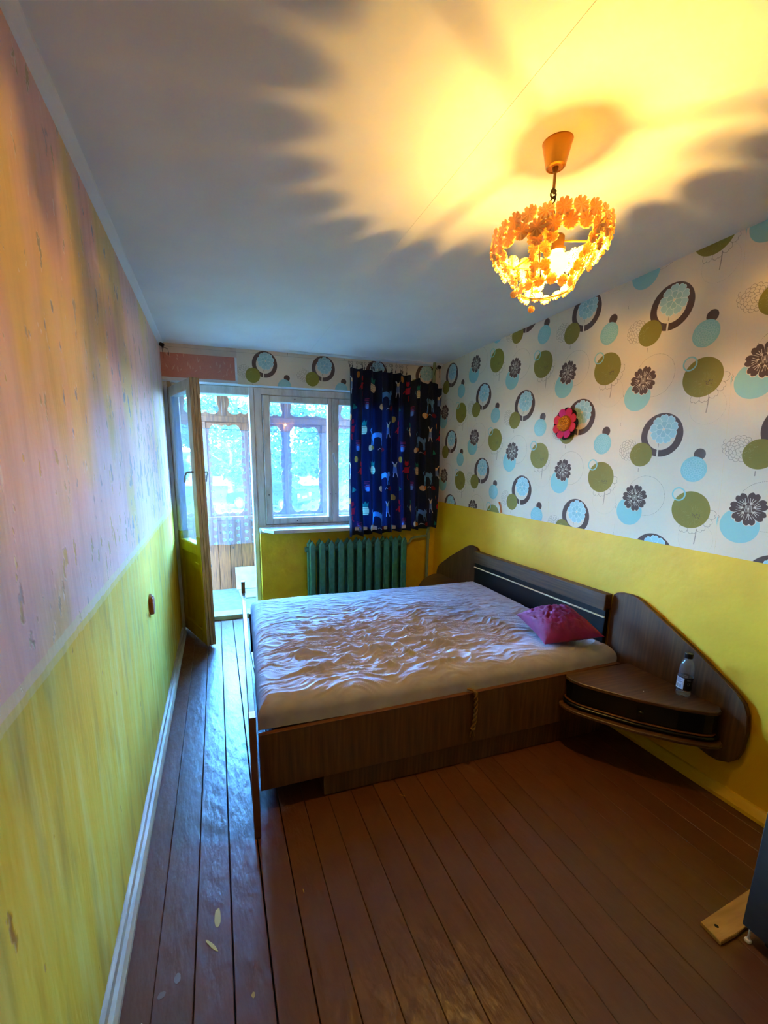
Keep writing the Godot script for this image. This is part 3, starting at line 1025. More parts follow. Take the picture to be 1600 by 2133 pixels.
func openings() -> void:
	# fixed frame with two casements, the right one behind the curtain
	var w := Node3D.new()
	w.name = "window_1"
	add_child(w)
	w.set_meta("kind", "structure")
	w.set_meta("label", "white painted double casement window above the radiator")
	frame_piece(w, "frame_post", 0.742, 0.812, 0.93, 2.212, -0.21, -0.09, M.frame)
	frame_piece(w, "frame_stop", 0.80, 0.84, 0.93, 2.212, -0.21, -0.148, M.frame)
	frame_piece(w, "frame_stop", 0.84, 2.13, 0.93, 0.99, -0.21, -0.148, M.frame)
	frame_piece(w, "frame_stop", 0.84, 2.13, 2.13, 2.212, -0.21, -0.148, M.frame)
	frame_piece(w, "mullion", 1.445, 1.500, 0.99, 2.13, -0.21, -0.148, M.frame)
	frame_piece(w, "frame_post", 2.13, 2.17, 0.93, 2.212, -0.21, -0.09, M.frame)
	frame_piece(w, "frame_rail", 0.80, 2.13, 2.150, 2.212, -0.21, -0.09, M.frame)
	frame_piece(w, "frame_rail", 0.80, 2.13, 0.93, 0.962, -0.21, -0.09, M.frame)
	for s in [[0.815, 1.468], [1.470, 2.125]]:
		var x0: float = s[0]
		var x1: float = s[1]
		var sash := Node3D.new()
		sash.name = "sash" if x0 < 1.0 else "sash_001"
		w.add_child(sash)
		for e in [[x0, x0 + 0.068, 0.968, 2.148, 0.0], [x1 - 0.038, x1, 0.968, 2.148, 0.0], [x0 + 0.068, x1 - 0.038, 0.968, 1.028, 0.001], [x0 + 0.068, x1 - 0.038, 2.092, 2.148, 0.001]]:
			frame_piece(sash, "sash_rail", e[0], e[1], e[2], e[3], -0.145 + e[4], -0.085 - e[4], M.frame, 0.006)
		var g := MB.new()
		g.bx(x0 + 0.06, x1 - 0.03, 1.02, 2.10, -0.122, -0.118, 0.0)
		part(sash, "pane", g, M.pane)
		for e in [[x0 + 0.004, 1.10], [x0 + 0.004, 1.98]]:
			var hg := MB.new()
			hg.tube([Vector3(e[0], e[1] - 0.05, -0.08), Vector3(e[0], e[1] + 0.05, -0.08)], 0.007)
			part(sash, "hinge", hg, M.frame)
		for e in [[x0 + 0.034, 1.25], [x0 + 0.30, 0.996], [x1 - 0.02, 1.25], [x1 - 0.02, 1.75], [x0 + 0.30, 2.122]]:
			var sc := MB.new()
			sc.lathe([Vector2(0, 0.003), Vector2(0.005, 0.002), Vector2(0.006, -0.002)], 8, Vector3(e[0], e[1], -0.085), Basis(Vector3.RIGHT, PI / 2))
			part(sash, "screw", sc, M.dark_metal)
	var hn := MB.new()
	hn.tube([Vector3(1.478, 1.64, -0.085), Vector3(1.478, 1.64, -0.055), Vector3(1.486, 1.60, -0.048), Vector3(1.496, 1.555, -0.05), Vector3(1.506, 1.535, -0.058)], 0.0065)
	part(w, "handle", hn, M.worn_edge)
	# sill board
	var a := MB.new()
	a.prism([Vector2(0.745, -0.07), Vector2(0.775, 0.05), Vector2(0.85, 0.17), Vector2(2.20, 0.17), Vector2(2.20, -0.07)], 0.034, Vector3(0, 0.912, 0), Basis(Vector3.RIGHT, Vector3(0, 0, 1), Vector3.UP), 0.004)
	struct("window_sill", a, M.sill, "white window sill board over the radiator")
	# balcony door: its post by the left wall, the threshold, the open leaf
	var d := Node3D.new()
	d.name = "door_1"
	add_child(d)
	d.set_meta("kind", "structure")
	d.set_meta("label", "balcony door standing open, glazed above and yellow below")
	frame_piece(d, "frame_post", 0.028, 0.058, 0.03, 2.212, -0.21, -0.05, M.raw_edge)
	frame_piece(d, "frame_post", 0.700, 0.742, 0.03, 2.212, -0.22, -0.08, M.frame)
	frame_piece(d, "frame_rail", 0.058, 0.72, 2.140, 2.212, -0.215, -0.095, M.frame)
	frame_piece(d, "threshold", 0.028, 0.742, -0.002, 0.045, -0.40, -0.24, M.board_white)
	var leaf := Node3D.new()
	leaf.name = "leaf"
	d.add_child(leaf)
	leaf.position = Vector3(0.055, 0.0, -0.10)
	leaf.rotation.y = -atan2(0.515, 0.205)
	# leaf runs along its own +x; its room side faces -z
	var L := 0.562
	var t := 0.078
	var st := MB.new()
	frame_piece(leaf, "stile", 0.0, 0.075, 0.95, 2.165, -t / 2, t / 2, M.frame, 0.006)
	frame_piece(leaf, "stile", L - 0.085, L, 0.95, 2.165, -t / 2, t / 2, M.frame, 0.006)
	frame_piece(leaf, "rail", 0.075, L - 0.085, 2.085, 2.165, -t / 2 + 0.001, t / 2 - 0.001, M.frame)
	frame_piece(leaf, "stile", 0.0, 0.075, 0.028, 0.95, -t / 2, t / 2, M.door_yellow, 0.006)
	frame_piece(leaf, "stile", L - 0.085, L, 0.028, 0.95, -t / 2, t / 2, M.door_yellow, 0.006)
	frame_piece(leaf, "rail", 0.075, L - 0.085, 0.79, 0.885, -t / 2, t / 2, M.door_yellow, 0.008)
	frame_piece(leaf, "rail", 0.075, L - 0.085, 0.028, 0.15, -t / 2, t / 2, M.door_yellow, 0.008)
	st.bx(0.07, L - 0.08, 0.14, 0.80, -0.018, 0.018, 0.004)
	part(leaf, "lower_panel", st, M.door_yellow).set_meta("label", "yellow painted lower panel")
	for k in 3:
		frame_piece(leaf, "edge_strip", L, L + 0.006 + 0.004 * (k % 2), 0.026, 2.167, -t / 2 + 0.026 * k + 0.001, -t / 2 + 0.026 * k + 0.0235, M.raw_edge, 0.003)
	for e in [-0.024, 0.024]:
		st = MB.new()
		st.bx(0.07, L - 0.08, 0.88, 2.09, e - 0.002, e + 0.002, 0.0)
		part(leaf, "pane", st, M.pane if e > 0.0 else M.clear)
	for e in [-1, 1]:
		st = MB.new()
		var zz: float = e * (t / 2)
		st.tube([Vector3(L - 0.035, 1.47, zz - 0.004 * e), Vector3(L - 0.035, 1.47, zz + 0.03 * e), Vector3(L - 0.06, 1.465, zz + 0.045 * e), Vector3(L - 0.095, 1.44, zz + 0.048 * e), Vector3(L - 0.115, 1.39, zz + 0.046 * e)], 0.007)
		part(leaf, "handle", st, M.metal)
	st = MB.new()
	st.tube([Vector3(L - 0.13, 0.73, t / 2 + 0.006), Vector3(L - 0.03, 0.728, t / 2 + 0.008)], 0.006)
	part(leaf, "latch", st, M.door_yellow)


# ---------------------------------------------------------------- the glazed balcony
func balcony() -> void:
	var a := MB.new()
	a.bx(-0.6, 3.4, -0.25, 0.035, -1.42, -0.381, 0.0)
	struct("balcony_floor", a, M.concrete, "pale balcony floor beyond the door")
	a = MB.new()
	a.bx(-0.72, -0.6, -0.25, H, -1.42, -0.381, 0.0)
	struct("wall_balcony_left", a, M.concrete)
	a = MB.new()
	a.bx(3.4, 3.52, -0.25, H, -1.42, -0.381, 0.0)
	struct("wall_balcony_right", a, M.concrete)
	# parapet lined with pine boards
	a = MB.new()
	a.bx(-0.6, 3.4, -0.25, 0.90, -1.40, -1.255, 0.0)
	var pp := struct("balcony_parapet", a, M.gap, "balcony parapet lined with upright varnished pine boards")
	var bw := 0.134
	for k in 30:
		var x0 := -0.6 + 0.022 + bw * k
		if x0 + bw > 3.4:
			break
		var b := MB.new()
		b.bx(x0 + 0.002, x0 + bw - 0.002, 0.03, 0.90, -1.255, -1.237, 0.004)
		var pl := part(pp, "pine_board", b, M.pine[rng.randi() % 4])
		if x0 > -0.2 and x0 < 0.9:
			for e in 2:
				var kn := MB.new()
				kn.lathe([Vector2(0, 0.0012), Vector2(0.009, 0.001), Vector2(0.011, -0.001)], 10, Vector3(x0 + rng.randf_range(0.03, 0.1), rng.randf_range(0.1, 0.75), -1.2375), Basis(Vector3.RIGHT, PI / 2) * Basis(Vector3.UP, 0.0).scaled(Vector3(1, 1, 1.7)))
				part(pl, "knot", kn, M.knot)
	# glazing frame: posts, beam and fretted boards with scalloped openings
	var fr := Node3D.new()
	fr.name = "balcony_glazing"
	add_child(fr)
	fr.set_meta("kind", "structure")
	fr.set_meta("label", "pine balcony glazing frame with scalloped fretwork")
	var post_x := [-0.66, -0.19, 0.275, 0.745, 1.215, 1.685, 2.155, 2.625, 3.095, 3.40]
	for k in post_x.size():
		a = MB.new()
		a.bx(post_x[k] - 0.022, post_x[k] + 0.022, 0.90, 2.05, -1.385, -1.30, 0.004)
		part(fr, "post", a, M.pine[k % 4])
	a = MB.new()
	a.bx(-0.6, 3.4, 2.015, 2.085, -1.39, -1.295, 0.004)
	part(fr, "beam", a, M.pine[1])
	a = MB.new()
	a.bx(-0.6, 3.4, 0.88, 0.925, -1.42, -1.23, 0.004)
	part(fr, "ledge", a, M.pine[2])
	a = MB.new()
	a.bx(-0.6, 3.4, 2.40, H, -1.39, -1.295, 0.004)
	part(fr, "beam", a, M.pine[0])
	for k in post_x.size() - 1:
		part(fr, "fretwork", fret(post_x[k], post_x[k + 1], 0.925, 2.02), M.pine[(k + 1) % 4])
		var g := MB.new()
		g.bx(post_x[k] + 0.02, post_x[k + 1] - 0.02, 0.92, 2.02, -1.345, -1.341, 0.0)
		part(fr, "pane", g, M.clear)
	var top_x := [-0.5, 0.02, 0.502, 0.97, 1.225, 1.86, 2.4, 2.9, 3.40]
	for k in top_x.size():
		a = MB.new()
		a.bx(top_x[k] - 0.02, top_x[k] + 0.02, 2.08, 2.41, -1.385, -1.30, 0.004)
		part(fr, "post", a, M.pine[(k + 2) % 4])
		if k + 1 < top_x.size():
			part(fr, "fretwork", fret(top_x[k], top_x[k + 1], 2.08, 2.41), M.pine[k % 4])
			var g := MB.new()
			g.bx(top_x[k] + 0.018, top_x[k + 1] - 0.018, 2.08, 2.41, -1.345, -1.341, 0.0)
			part(fr, "pane", g, M.clear)
	# lace on a wire
	a = MB.new()
	var wire := []
	for k in 13:
		var u := k / 12.0
		wire.append(Vector3(-0.59 + 3.98 * u, 1.965 - 0.05 * sin(PI * u), -1.205))
	a.tube(wire, 0.003, 6)
	single("curtain_wire", a, M.dark_metal, "thin sagging wire across the balcony that carries the lace", "wire")
	var lace := [[0.02, 0.50, 0.60, 0.0], [0.46, 1.30, 0.605, 1.0], [1.28, 2.40, 0.62, 2.0]]
	var said := ["white lace curtain of hearts, mostly hidden behind the open door leaf", "white lace curtain of hearts hanging in the open balcony doorway", "white lace curtain of hearts hanging beyond the closed window"]
	for k in 3:
		var s: Array = lace[k]
		a = MB.new()
		a.sheet(90, 14, func(u: float, v: float) -> Vector3:
			var x := lerpf(s[0], s[1], u)
			var top := 1.965 - 0.05 * sin(PI * (x + 0.59) / 3.98)
			var ph: float = s[3]
			return Vector3(x, lerpf(top - 0.004, s[2] + 0.006 * sin(9.0 * x), v), -1.185 + 0.012 * k + 0.016 * sin(x * 27.0 + ph) * (0.35 + 0.65 * v) + 0.006 * sin(x * 71.0)),
			func(u: float, v: float) -> Vector2: return Vector2(u * (s[1] - s[0]) * 1.15 / 0.21, v * 1.36 / 0.18))
		single("lace_curtain", a, M.lace, said[k], "curtain", "lace curtains on the balcony")
	# two white boards left on the balcony floor
	a = MB.new()
	a.box(Vector3(0.82, 0.045, -0.95), Vector3(0.50, 0.018, 0.33), 0.003, Basis(Vector3.UP, 0.05))
	single("white_board", a, M.board_white, "white board lying flat on the balcony floor with crumbs on it", "board")
	a = MB.new()
	a.box(Vector3(0.80, 0.185, -1.16), Vector3(0.52, 0.27, 0.016), 0.003, Basis(Vector3.UP, 0.05) * Basis(Vector3.RIGHT, -0.22))
	single("white_board", a, M.board_white, "white board leaning upright against the pine boards of the balcony", "board")


# a board with a wavy opening: rounded corners and a round bite in the middle of each side
func fret(x0: float, x1: float, y0: float, y1: float) -> MB:
	var a := MB.new()
	var c := Vector2(x0 + x1, y0 + y1) / 2.0
	var h := Vector2(x1 - x0, y1 - y0) / 2.0
	var n := 96
	var out := []
	var inn := []
	for k in n:
		var w := TAU * k / n
		var d := Vector2(cos(w), sin(w))
		var o := d / maxf(absf(d.x), absf(d.y))
		out.append(c + o * h)
		var p := 6.0
		var r := pow(pow(absf(d.x), p) + pow(absf(d.y), p), -1.0 / p)
		var q := d * r
		# the board narrows and swells along each side
		var mx := 0.055 + 0.014 * cos(q.y * PI * 1.0) * float(absf(q.x) > 0.6)
		var my := 0.040 + 0.016 * cos(q.x * PI * 1.5) * float(absf(q.y) > 0.6)
		var e := c + Vector2(q.x * (h.x - mx), q.y * (h.y - my))
		if absf(q.y) > 0.6 and absf(q.x) < 0.16:
			e.y += signf(q.y) * 0.022 * sqrt(maxf(0.0, 1.0 - pow(q.x / 0.16, 2.0)))
		if absf(q.x) > 0.6 and absf(q.y) < 0.07 and h.y > 0.3:
			e.x += signf(q.x) * 0.026 * sqrt(maxf(0.0, 1.0 - pow(q.y / 0.07, 2.0)))
		inn.append(e)
	for zz in [[-1.318, 1.0], [-1.330, -1.0]]:
		for k in n:
			var m := (k + 1) % n
			var P := [out[k], out[m], inn[m], inn[k]]
			var v := []
			for q in P:
				v.append(Vector3(q.x, q.y, zz[0]))
			if zz[1] > 0:
				a.quad(v[0], v[1], v[2], v[3])
			else:
				a.quad(v[3], v[2], v[1], v[0])
	for k in n:
		var m := (k + 1) % n
		a.quad(Vector3(inn[k].x, inn[k].y, -1.318), Vector3(inn[m].x, inn[m].y, -1.318), Vector3(inn[m].x, inn[m].y, -1.330), Vector3(inn[k].x, inn[k].y, -1.330))
	return a


# ---------------------------------------------------------------- what stands outside
func outdoors() -> void:
	var a := MB.new()
	a.bx(-60, 70, -1.1, -0.70, -90, -1.45, 0.0)
	struct("ground", a, M.grass, "lawn outside the balcony")
	a = MB.new()
	a.bx(-60, 70, -0.70, -0.685, -23.5, -15.5, 0.0)
	struct("road", a, M.asphalt, "pale road across the lawn")
	building("house", Vector3(9.0, -0.7, -46.0), 9.0, 3.3, "low pale pink house far off behind the trees, seen through the window")
	building("house", Vector3(-0.5, -0.7, -48.0), 7.0, 3.6, "pale pink house far off, seen through the lace in the doorway")
	car()
	var lm := MB.new()
	lm.tri(Vector3(-0.5, 0, 0), Vector3(0, 0.12, -0.6), Vector3(0, 0.0, 0.6))
	lm.tri(Vector3(0.5, 0, 0), Vector3(0, 0.0, 0.6), Vector3(0, 0.12, -0.6))
	var leaf: ArrayMesh = lm.done(M.leaf)
	var spots := [[1.3, -27.5, 9.0, 4.6, "tall leafy tree over the parked car, seen in the doorway"], [5.2, -29.5, 9.5, 4.8, "tall leafy tree behind the car, seen through the left casement"], [9.6, -28.0, 9.0, 4.6, "leafy tree right of the car, seen through the window"], [-3.2, -29.0, 9.5, 4.8, "leafy tree seen through the glass of the open door"], [14.6, -31.0, 10.0, 5.2, "leafy tree behind the dark curtain"], [-8.5, -31.0, 10.0, 5.2, "leafy tree left of the doorway, mostly hidden"], [3.2, -41.0, 11.0, 5.6, "leafy tree further back between the two houses"], [12.0, -43.0, 11.0, 5.6, "leafy tree further back beside the low house"]]
	for k in spots.size():
		var s: Array = spots[k]
		tree(Vector3(s[0], -0.7, s[1]), s[2] * 0.80, s[3], leaf, s[4], k)


func tree(at: Vector3, tall: float, wide: float, leaf: Mesh, label: String, k: int) -> void:
	var t := thing("tree", label, "tree", at, "trees outside")
	var r := RandomNumberGenerator.new()
	r.seed = 100 + k
	var a := MB.new()
	var p := []
	for i in 6:
		p.append(Vector3(r.randf_range(-0.1, 0.1) * i, tall * 0.72 * i / 5.0 - 0.05, r.randf_range(-0.1, 0.1) * i))
	a.tube(p, 0.2, 8, true, 0.07)
	for i in 6:
		var w := TAU * i / 6.0 + k
		var y := tall * r.randf_range(0.28, 0.55)
		a.tube([Vector3(0, y, 0), Vector3(cos(w) * wide * 0.3, y + tall * 0.13, sin(w) * wide * 0.3), Vector3(cos(w) * wide * 0.55, y + tall * 0.2, sin(w) * wide * 0.55)], 0.07, 6, true, 0.02)
	part(t, "trunk", a, M.bark)
	var mm := MultiMesh.new()
	mm.transform_format = MultiMesh.TRANSFORM_3D
	mm.mesh = leaf
	var n := 9000
	mm.instance_count = n
	var lumps := []
	for i in 34:
		var w := r.randf() * TAU
		var y := r.randf()
		var rr := wide * (0.35 + 0.65 * sin(PI * clampf(y * 0.85 + 0.12, 0, 1))) * sqrt(r.randf()) * 0.72
		lumps.append([Vector3(cos(w) * rr, tall * (0.20 + 0.74 * y), sin(w) * rr), r.randf_range(0.7, 1.35)])
	for i in n:
		var l: Array = lumps[r.randi() % lumps.size()]
		var d: Vector3 = Vector3(r.randfn(), r.randfn(), r.randfn()).normalized() * l[1] * pow(r.randf(), 0.4)
		d.y *= 0.75
		var b := Basis.from_euler(Vector3(r.randf_range(-1, 1), r.randf() * TAU, r.randf_range(-1, 1))).scaled(Vector3.ONE * r.randf_range(0.14, 0.30))
		mm.set_instance_transform(i, Transform3D(b, l[0] + d))
	var o := MultiMeshInstance3D.new()
	o.name = "foliage"
	o.multimesh = mm
	t.add_child(o, true)
	o.set_meta("kind", "stuff")


func building(called: String, at: Vector3, wide: float, tall: float, label: String) -> void:
	var t := thing(called, label, "house", at)
	var a := MB.new()
	a.bx(-wide / 2, wide / 2, 0.0, tall, -5.0, 0.0, 0.03)
	part(t, "walls", a, M.render_wall)
	a = MB.new()
	a.bx(-wide / 2 - 0.3, wide / 2 + 0.3, tall, tall + 0.25, -5.3, 0.3, 0.05)
	part(t, "roof", a, M.concrete)
	for k in 4:
		var x := -wide / 2 + wide * (k + 0.5) / 4.0
		a = MB.new()
		a.bx(x - 0.55, x + 0.55, 1.1, 2.4, -0.05, 0.04, 0.02)
		part(t, "window", a, M.car_glass)


func car() -> void:
	var t := thing("car", "dark blue car parked on the road outside, behind the lace", "car", Vector3(2.99, -0.685, -18.97), "", -0.63)
	# side outline along its own x, width along z
	var out := [Vector2(-2.05, 0.30), Vector2(-2.10, 0.55), Vector2(-2.0, 0.80), Vector2(-1.15, 0.92), Vector2(1.95, 0.98), Vector2(2.10, 0.85), Vector2(2.12, 0.45), Vector2(2.0, 0.28)]
	var lower := [Vector2(1.72, 0.25)]
	for e in [1.32, -1.28]:
		for k in 9:
			var w := PI * k / 8.0
			lower.append(Vector2(e + 0.37 * cos(w), 0.26 + 0.37 * sin(w)))
	out.append_array(lower)
	var a := MB.new()
	a.prism(out, 1.70, Vector3(0, 0, -0.85), Basis.IDENTITY, 0.06)
	part(t, "body", a, M.car)
	a = MB.new()
	a.prism([Vector2(-1.15, 0.90), Vector2(-0.55, 1.36), Vector2(0.1, 1.46), Vector2(1.35, 1.42), Vector2(1.92, 0.96)], 1.46, Vector3(0, 0, -0.73), Basis.IDENTITY, 0.07)
	part(t, "cabin", a, M.car)
	for s in [0.728, -0.735]:
		for w in [[Vector2(-0.92, 0.97), Vector2(-0.48, 1.30), Vector2(0.02, 1.37), Vector2(0.02, 0.97)], [Vector2(0.10, 0.97), Vector2(0.10, 1.38), Vector2(0.85, 1.37), Vector2(0.85, 0.97)], [Vector2(0.93, 0.97), Vector2(0.93, 1.36), Vector2(1.32, 1.34), Vector2(1.66, 1.0)]]:
			a = MB.new()
			a.prism(w, 0.008, Vector3(0, 0, s), Basis.IDENTITY)
			part(t, "side_window", a, M.car_glass)
	a = MB.new()
	a.box(Vector3(1.74, 1.19, 0), Vector3(0.012, 0.40, 1.2), 0.004, Basis(Vector3(0, 0, 1), 0.87))
	part(t, "rear_window", a, M.car_glass)
	a = MB.new()
	a.bx(2.12, 2.135, 0.60, 0.71, -0.26, 0.26, 0.003)
	part(t, "number_plate", a, M.board_white)
	for z in [-0.7, 0.7]:
		a = MB.new()
		a.bx(2.06, 2.125, 0.66, 0.86, z - 0.12, z + 0.12, 0.01)
		part(t, "rear_light", a, mat(Color(0.5, 0.03, 0.03), 0.2))
	for x in [1.32, -1.28]:
		for z in [0.80, -0.80]:
			a = MB.new()
			a.lathe([Vector2(0.20, -0.09), Vector2(0.29, -0.09), Vector2(0.315, -0.06), Vector2(0.315, 0.06), Vector2(0.29, 0.09), Vector2(0.20, 0.09)], 28, Vector3(x, 0.305, z), Basis(Vector3.RIGHT, PI / 2))
			var ty := part(t, "wheel", a, M.tyre)
			a = MB.new()
			a.lathe([Vector2(0.20, 0.085), Vector2(0.17, 0.05), Vector2(0.06, 0.06), Vector2(0, 0.07)], 20, Vector3(x, 0.305, z), Basis(Vector3.RIGHT, PI / 2 * signf(z)))
			part(ty, "rim", a, M.hub)
			for k in 5:
				var w := TAU * k / 5.0
				a = MB.new()
				a.box(Vector3(x + cos(w) * 0.125, 0.305 + sin(w) * 0.125, z + signf(z) * 0.075), Vector3(0.13, 0.045, 0.02), 0.004, Basis(Vector3(0, 0, 1), w))
				part(ty, "spoke", a, M.hub)


# ---------------------------------------------------------------- the bed
func bed() -> void:
	var t := thing("bed", "wide brown veneer double bed frame with headboard, standing across the room", "bed", Vector3(1.45, 0, 1.58))
	var o := -t.position
	# footboard: a plain board along z with its far end standing higher
	var fb := Node3D.new()
	var a := MB.new()
	a.prism([Vector2(0, 0.004), Vector2(1.63, 0.004), Vector2(1.63, 0.665), Vector2(1.618, 0.675), Vector2(1.598, 0.675), Vector2(1.588, 0.665), Vector2(1.588, 0.590), Vector2(0.05, 0.548), Vector2(0.045, 0.556), Vector2(0.0, 0.556)], 0.027, Vector3.ZERO, Basis(Vector3(0, 0, -1), Vector3.UP, Vector3(1, 0, 0)), 0.0025)
	var p := part(t, "footboard", a, M.wood_y, Vector3(0.449, 0, 2.45) + o)
	p.rotation.y = -0.040
	a = MB.new()
	a.prism([Vector2(-0.0015, 0.01), Vector2(0.0, 0.01), Vector2(0.0, 0.548), Vector2(-0.0015, 0.548)], 0.025, Vector3(0.001, 0, 0.0), Basis(Vector3(0, 0, -1), Vector3.UP, Vector3(1, 0, 0)))
	part(p, "end_band", a, M.edge_wood).set_meta("label", "orange brown end edge")
	a = MB.new()
	a.bx(0.001, 0.026, 0.5555, 0.5575, -0.045, 0.001, 0.0008)
	part(p, "worn_end", a, M.worn_edge).set_meta("label", "white worn top end")
	a = MB.new()
	a.bx(0.001, 0.026, 0.672, 0.678, -1.628, -1.586, 0.001)
	part(p, "worn_end", a, M.worn_edge).set_meta("label", "white worn top end")
	# long rails, base under the mattress, plinth set back from the footboard
	a = MB.new()
	a.prism([Vector2(0.492, 0.122), Vector2(2.49, 0.150), Vector2(2.49, 0.432), Vector2(0.492, 0.392)], 0.02, Vector3(0, 0, 2.312), Basis.IDENTITY, 0.002)
	part(t, "side_rail", a, M.wood_y, o)
	a = MB.new()
	a.prism([Vector2(0.505, 0.390), Vector2(2.49, 0.430), Vector2(2.49, 0.434), Vector2(0.505, 0.394)], 0.022, Vector3(0, 0, 2.311), Basis.IDENTITY, 0.001)
	part(t, "rail_edge", a, M.edge_wood, o)
	a = MB.new()
	a.bx(0.56, 2.49, 0.12, 0.43, 0.862, 0.882, 0.002)
	part(t, "side_rail", a, M.wood_y, o)
	a = MB.new()
	a.bx(0.78, 2.44, 0.002, 0.14, 2.285, 2.303, 0.002)
	a.bx(0.78, 2.44, 0.002, 0.14, 0.93, 0.948, 0.002)
	a.bx(0.78, 0.798, 0.002, 0.14, 0.948, 2.285, 0.002)
	part(t, "plinth", a, M.wood_y, o)
	a = MB.new()
	a.bx(0.565, 2.48, 0.30, 0.385, 0.90, 2.305, 0.003)
	part(t, "base_panel", a, M.wood_x, o)
	# headboard
	a = MB.new()
	a.bx(2.512, 2.540, 0.16, 0.705, 0.856, 2.184, 0.002)
	part(t, "headboard_panel", a, M.black, o).set_meta("label", "black inset panel of the headboard")
	a = MB.new()
	a.bx(2.498, 2.550, 0.692, 0.790, 0.856, 2.184, 0.003)
	part(t, "headboard_cap", a, M.wood_z, o)
	a = MB.new()
	a.bx(2.502, 2.514, 0.646, 0.654, 0.856, 2.184, 0.002)
	part(t, "trim_strip", a, M.trim, o).set_meta("label", "cream trim strip along the headboard")
	# cord for lifting the mattress base
	a = MB.new()
	for s in 2:
		var q := []
		for k in 26:
			var u := k / 25.0
			var c := Vector3(1.535 + 0.012 * sin(u * 3.0), 0.452 - 0.232 * u, 2.3505) if u > 0.1 else Vector3(1.515 + 0.2 * u, 0.434, 2.322 + 0.285 * u)
			var w := u * 24.0 + PI * s
			q.append(c + Vector3(cos(w) * 0.006, 0, sin(w) * 0.004))
		a.tube(q, 0.006, 6)
	for k in 7:
		var w := TAU * k / 7.0
		a.tube([Vector3(1.537, 0.225, 2.3505), Vector3(1.537 + 0.008 * cos(w), 0.205, 2.3465 + 0.004 * sin(w)), Vector3(1.538 + 0.013 * cos(w), 0.182, 2.3465 + 0.006 * sin(w))], 0.0026, 5)
	a.torus(0.008, 0.005, Vector3(1.537, 0.228, 2.3505), Basis.IDENTITY, 14, 6)
	single("cord", a, M.rope, "frayed brown twisted cord hanging over the near rail of the bed", "cord")


func mirrored(z: float, near: bool) -> float:
	return z if near else 3.04 - z


func bedside(near: bool) -> void:
	var t := thing("bedside_table", "wall mounted bedside table with black drawer, beside the near end of headboard, carrying a bottle" if near else "wall mounted bedside table in the far corner by the radiator, mostly hidden behind bed", "bedside table", Vector3(2.55, 0, 2.6 if near else 0.44), "bedside tables built to the bed")
	var o := -t.position
	var outline := []
	for q in [[2.19, 0.20], [2.19, 0.765], [2.196, 0.79], [2.212, 0.806], [2.24, 0.815], [2.30, 0.820], [2.335, 0.816], [2.375, 0.800], [2.674, 0.640], [2.85, 0.528], [2.888, 0.492], [2.908, 0.445], [2.917, 0.366], [2.912, 0.27], [2.898, 0.222], [2.872, 0.190], [2.83, 0.170], [2.79, 0.168], [2.74, 0.178], [2.60, 0.20]]:
		outline.append(Vector2(mirrored(q[0], near), q[1]))
	var a := MB.new()
	a.prism(outline, 0.024, Vector3(2.566, 0, 0), Basis(Vector3(0, 0, 1), Vector3.UP, Vector3(-1, 0, 0)), 0.003)
	part(t, "wing_panel", a, M.wood_y, o)
	var top := [[2.105, 2.338], [2.088, 2.36], [2.084, 2.40], [2.098, 2.445], [2.144, 2.516], [2.24, 2.643], [2.357, 2.76], [2.44, 2.822], [2.475, 2.836], [2.505, 2.832], [2.541, 2.80], [2.541, 2.338]]
	var shape := func(grow: float) -> Array:
		var r := []
		var c := Vector2(2.50, 2.40)
		for q in top:
			var p := Vector2(q[0], q[1])
			var d := p - c
			if q[0] > 2.52:
				p.y += grow if q[1] > 2.5 else 0.0
			else:
				p += d.normalized() * grow
				p.y = maxf(p.y, 2.338)
			r.append(Vector2(p.x, mirrored(p.y, near)))
		return r
	var flat := Basis(Vector3.RIGHT, Vector3(0, 0, 1), Vector3.UP)
	a = MB.new()
	a.prism(shape.call(0.0), 0.018, Vector3(0, 0.414, 0), flat, 0.003)
	part(t, "table_top", a, M.wood_x, o)
	a = MB.new()
	a.prism(shape.call(-0.012), 0.100, Vector3(0, 0.313, 0), flat, 0.004)
	var dr := part(t, "drawer", a, M.black, o)
	a = MB.new()
	a.prism(shape.call(-0.004), 0.007, Vector3(0, 0.3055, 0), flat, 0.002)
	part(t, "trim_strip", a, M.edge_wood, o)
	a = MB.new()
	a.prism(shape.call(0.004), 0.012, Vector3(0, 0.292, 0), flat, 0.003)
	part(t, "drawer_base", a, M.black, o)
	a = MB.new()
	a.prism(shape.call(0.026), 0.016, Vector3(0, 0.264, 0), flat, 0.003)
	part(t, "lower_shelf", a, M.wood_x, o)
	if near:
		a = MB.new()
		a.lathe([Vector2(0.006, 0), Vector2(0.007, 0.010), Vector2(0.013, 0.014), Vector2(0.014, 0.020), Vector2(0.009, 0.025), Vector2(0, 0.026)], 14, Vector3(2.262, 0.362, 2.645), Basis(Vector3(-0.74, 0, 0.67).cross(Vector3.UP).normalized(), Vector3(-0.74, 0, 0.67).normalized(), Vector3.UP))
		part(dr, "knob", a, M.black)


